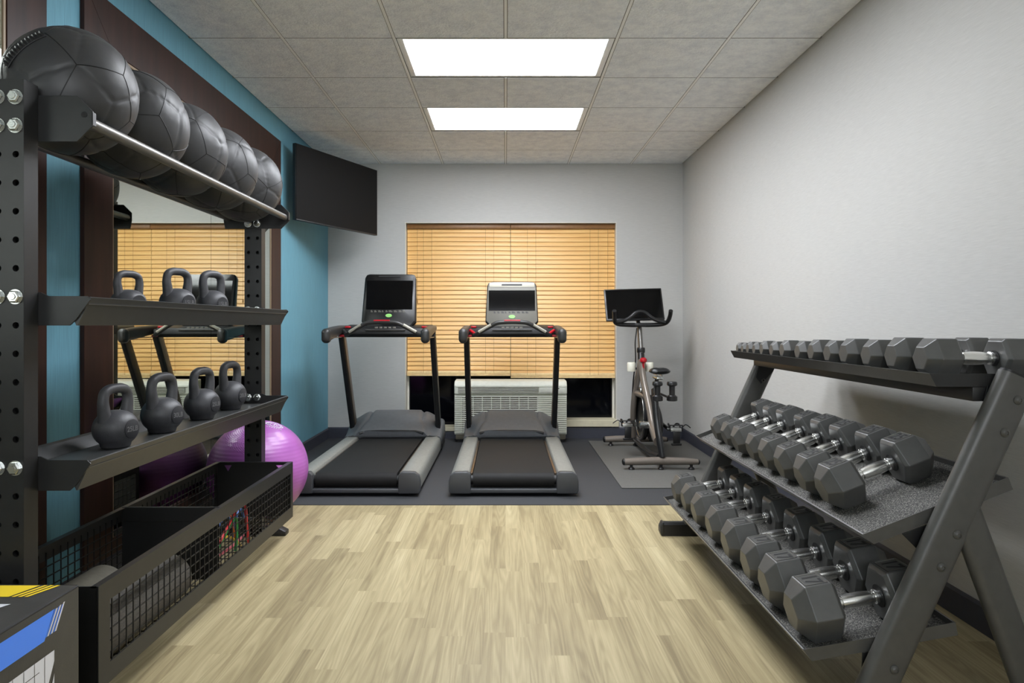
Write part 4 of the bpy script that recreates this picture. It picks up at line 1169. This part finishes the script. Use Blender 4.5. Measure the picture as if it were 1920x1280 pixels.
# saddle
rs = []
for y, w_, t_ in ((5.312, 0.060, 0.016), (5.322, 0.130, 0.046), (5.35, 0.162, 0.064), (5.40, 0.158, 0.060), (5.45, 0.116, 0.052), (5.50, 0.066, 0.038), (5.56, 0.044, 0.032), (5.585, 0.036, 0.024), (5.595, 0.014, 0.010)):
    ring = []
    for k in range(20):
        a = 2 * PI * k / 20; cx, sz = cos(a), sin(a)
        dip = -0.010 * math.exp(-(cx / 0.28) ** 2) if sz > 0 else 0.006
        ring.append(Vector((1.188 + w_ / 2 * cx, y, 0.752 + t_ / 2 * sz + dip - 0.006 * abs(cx) ** 2)))
    rs.append(ring)
m = MB(); m.rings(rs); bk_(m, 'saddle', 'bike_black', smooth=60)
# weights in the rear holder
for x in (1.142, 1.252):
    hd = MB(); hd.lathe([(0.030, 0.0), (0.040, 0.004), (0.040, 0.035), (0.036, 0.035), (0.036, 0.006)], (x, 5.235, 0.535), 'z', 20)
    hd.box((x - 0.008, 5.27, 0.54), (x + 0.008, 5.30, 0.56)); hd.tube([(x, 5.285, 0.55), (1.174, 5.47, 0.585)], 0.009, 8)
    bk_(hd, 'weight_holder', 'bike_black')
    w_ = thing('hand_weight', 'short black hand weight upright in the bike holder, ' + ('above the rear post' if x < 1.2 else 'on the wall side'), 'dumbbell', (x, 5.235, 0.542), 0, 'hand weights behind the saddle')
    MB().lathe([(0.024, 0.0), (0.033, 0.004), (0.034, 0.03), (0.030, 0.036), (0.022, 0.040), (0.022, 0.104), (0.032, 0.108)], (0, 0, 0), 'z', 22).build('grip', 'bike_black', w_)
    MB().lathe([(0.032, 0.108), (0.0385, 0.113), (0.0385, 0.131), (0.033, 0.139), (0.012, 0.1415)], (0, 0, 0), 'z', 22).build('end_weight', 'bike_black', w_)
# flywheel and drive cover
m = MB(); m.lathe([(0.03, -0.018), (0.15, -0.008), (0.17, -0.018), (0.215, -0.020), (0.222, -0.012), (0.222, 0.012), (0.215, 0.020), (0.17, 0.018), (0.15, 0.008), (0.03, 0.018)], (1.178, 6.02, 0.335), 'x', 48)
fw = bk_(m, 'flywheel', 'bike_black', smooth=30)
m = MB(); m.tube([(1.1575, 6.02 + 0.19 * cos(a), 0.335 + 0.19 * sin(a)) for a in [2 * PI * k / 40 for k in range(40)]], 0.003, 6, closed=True); bk_(m, 'rim_ring', 'zinc', fw)
m = MB(); m.box((1.15, 5.955, 0.53), (1.205, 6.09, 0.565), 0.006); bk_(m, 'brake_housing', 'zinc')
m = MB(); rs = []
for x, k in ((1.212, 0.94), (1.218, 1.0), (1.250, 1.0), (1.256, 0.94)):
    ring = []
    for i in range(32):
        a = 2 * PI * i / 32; R_ = 0.165 if cos(a) < 0 else 0.20
        ring.append(Vector((x, 5.83 + (R_ * k + 0.13) * cos(a), 0.315 + R_ * k * sin(a) + 0.02 * cos(a))))
    rs.append(ring)
m.rings(rs); bk_(m, 'belt_cover', 'bike_black', smooth=40)
# cranks and caged pedals
m = MB(); m.lathe([(0.024, -0.085), (0.03, -0.08), (0.03, 0.10), (0.024, 0.105)], (1.18, 5.70, 0.29), 'x', 18); bk_(m, 'crank_axle', 'zinc')
for sx, ye in ((-1, 5.83), (1, 5.57)):
    xc = 1.18 + sx * (0.098 if sx < 0 else 0.112)
    m = MB(); m.tube([(xc, 5.70, 0.29), (xc + sx * 0.01, ye, 0.275)], 1.0, sec=rrect(0.018, 0.030, 0.006), up=(0, 0, 1)); ck = bk_(m, 'crank_arm', 'bike_black', smooth=40)
    xp = xc + sx * 0.065
    m = MB(); m.box((xp - 0.045, ye - 0.04, 0.258), (xp + 0.045, ye + 0.04, 0.284), 0.006); m.cyl((xc, ye, 0.275), (xp, ye, 0.272), 0.008, 10)
    for k in range(3): m.box((xp - 0.04, ye - 0.044, 0.262 + k * 0.007), (xp + 0.04, ye - 0.04, 0.265 + k * 0.007))
    pd = bk_(m, 'pedal', 'zinc', ck)
    m = MB()
    for dx in (-0.042, 0.042): m.tube(smooth_path([(xp + dx, ye + 0.0, 0.28), (xp + dx * 1.02, ye + 0.05, 0.305), (xp + dx * 0.7, ye + 0.10, 0.300), (xp + dx * 0.3, ye + 0.12, 0.27)], 4), 0.007, 8)
    m.box((xp - 0.05, ye - 0.045, 0.305), (xp + 0.05, ye - 0.02, 0.312), 0.002); m.box((xp - 0.052, ye - 0.045, 0.262), (xp - 0.047, ye - 0.02, 0.312)); m.box((xp + 0.047, ye - 0.045, 0.262), (xp + 0.052, ye - 0.02, 0.312))
    m.box((xp - 0.028, ye - 0.05, 0.165), (xp + 0.028, ye - 0.042, 0.262), 0.003); m.box((xp - 0.04, ye - 0.055, 0.15), (xp + 0.04, ye - 0.03, 0.168), 0.003)
    m.tube(smooth_path([(xp + sx * 0.05, ye - 0.03, 0.292), (xp + sx * 0.08, ye - 0.02, 0.312), (xp + sx * 0.12, ye - 0.01, 0.285)], 5), 0.0042, 6)
    bk_(m, 'toe_cage', 'bike_black', ck)
# head tube, bottles, resistance knob
m = MB(); m.cyl((1.17, 6.0, 0.74), (1.178, 6.06, 0.88), 0.032, 18, 0.028); bk_(m, 'head_tube', 'bike_black')
m = MB(); m.lathe([(0.012, -0.01), (0.014, 0.0), (0.027, 0.006), (0.031, 0.02), (0.027, 0.034), (0.016, 0.042), (0.004, 0.044)], (1.176, 5.94, 0.785), 'z', 18); m.cyl((1.176, 5.945, 0.72), (1.176, 5.94, 0.79), 0.010, 10); 
bk_(m, 'resistance_knob', 'red')
for x in (1.088, 1.243):
    m = MB(); m.lathe([(0.034, 0.0), (0.036, 0.006), (0.036, 0.072), (0.032, 0.078), (0.030, 0.078), (0.030, 0.01)], (x, 6.02, 0.705), 'z', 22); bh = bk_(m, 'bottle_holder', 'bottle')
    m = MB(); m.cyl((x + (0.03 if x < 1.17 else -0.03), 6.02, 0.73), (1.17, 6.02, 0.73), 0.010, 8); bk_(m, 'holder_arm', 'bike_black', bh)
m = MB(); m.tube([(1.178, 6.05, 0.86), (1.178, 6.13, 1.095)], 1.0, sec=oval(0.042, 0.055), up=(0, 1, 0)); bk_(m, 'handlebar_post', 'rod', smooth=60)
m = MB(); m.lathe([(0.034, 0.0), (0.036, 0.01), (0.036, 0.035), (0.032, 0.045)], (1.178, 6.06, 0.865), 'z', 18); m.box((1.165, 6.085, 0.80), (1.19, 6.12, 0.90), 0.004); bk_(m, 'post_collar', 'bike_black')
m = MB(); m.tube(smooth_path([(1.145, 6.07, 1.08), (1.128, 6.06, 0.95), (1.130, 6.05, 0.80), (1.115, 6.08, 0.62), (1.12, 6.16, 0.42)], 6), 0.006, 6); bk_(m, 'cable', 'bike_black')
P = smooth_path([(0.925, 5.92, 1.228), (0.932, 5.96, 1.185), (0.945, 6.02, 1.135), (0.985, 6.06, 1.113), (1.08, 6.07, 1.106), (1.172, 6.07, 1.106), (1.264, 6.07, 1.106), (1.36, 6.06, 1.113), (1.40, 6.02, 1.135), (1.408, 5.96, 1.185), (1.405, 5.92, 1.228)], 6)
m = MB(); m.tube(P, 0.0185, 12); hbk = bk_(m, 'handlebar', 'bike_black', smooth=60)
m = MB(); m.tube(smooth_path([(0.955, 6.03, 1.128), (1.03, 6.035, 1.145), (1.085, 6.04, 1.175), (1.13, 6.045, 1.212), (1.172, 6.045, 1.222), (1.214, 6.045, 1.212), (1.259, 6.04, 1.175), (1.315, 6.035, 1.145), (1.390, 6.03, 1.128)], 6), 0.0165, 12); bk_(m, 'handlebar_arch', 'bike_black', hbk, smooth=60)
m = MB(); m.box((1.125, 6.05, 1.092), (1.222, 6.13, 1.124), 0.008); bk_(m, 'stem_clamp', 'bike_black', hbk)
# tablet screen
mt_ = Matrix.Translation((1.139, 6.17, 1.290)) @ Matrix.Rotation(rad(-1.5), 4, 'Y') @ Matrix.Rotation(rad(-22), 4, 'X')
m = MB(); m.box((-0.257, 0.0, -0.152), (0.257, 0.028, 0.152), 0.006, mt_); sc_ = bk_(m, 'tablet', 'gloss_black')
m = MB(); m.box((-0.244, -0.002, -0.135), (0.244, 0.003, 0.139), 0, mt_); bk_(m, 'screen', 'screen', sc_, smooth=0)
m = MB(); m.tube([(1.175, 6.13, 1.10), (1.175, 6.20, 1.16), (1.155, 6.22, 1.26)], 0.018, 10); bk_(m, 'screen_mount', 'bike_black')

# ------------------------------------------------------------------ camera, world, view
cam = bpy.data.cameras.new('camera'); co = bpy.data.objects.new('camera', cam); COL.objects.link(co)
co.location = (0, 0, 1.111); co.rotation_euler = (PI / 2, 0, 0)
cam.sensor_width = 36.0; cam.sensor_fit = 'HORIZONTAL'; cam.lens = 36.0 * 1305 / 1920
cam.shift_x = 12 / 1920; cam.shift_y = -32 / 1920; cam.clip_start = 0.05
S.camera = co
wd = bpy.data.worlds.new('world'); S.world = wd; wd.use_nodes = True
wd.node_tree.nodes['Background'].inputs['Color'].default_value = (0.02, 0.02, 0.025, 1)
S.view_settings.view_transform = 'Standard'; S.view_settings.look = 'None'
S.view_settings.gamma = 1.0; S.view_settings.use_curve_mapping = False
S.view_settings.exposure = EXPOSURE
S.cycles.use_denoising = True
S.cycles.max_bounces = 10; S.cycles.diffuse_bounces = 6; S.cycles.glossy_bounces = 5
S.cycles.sample_clamp_indirect = 8.0
S.cycles.caustics_reflective = False; S.cycles.caustics_refractive = False
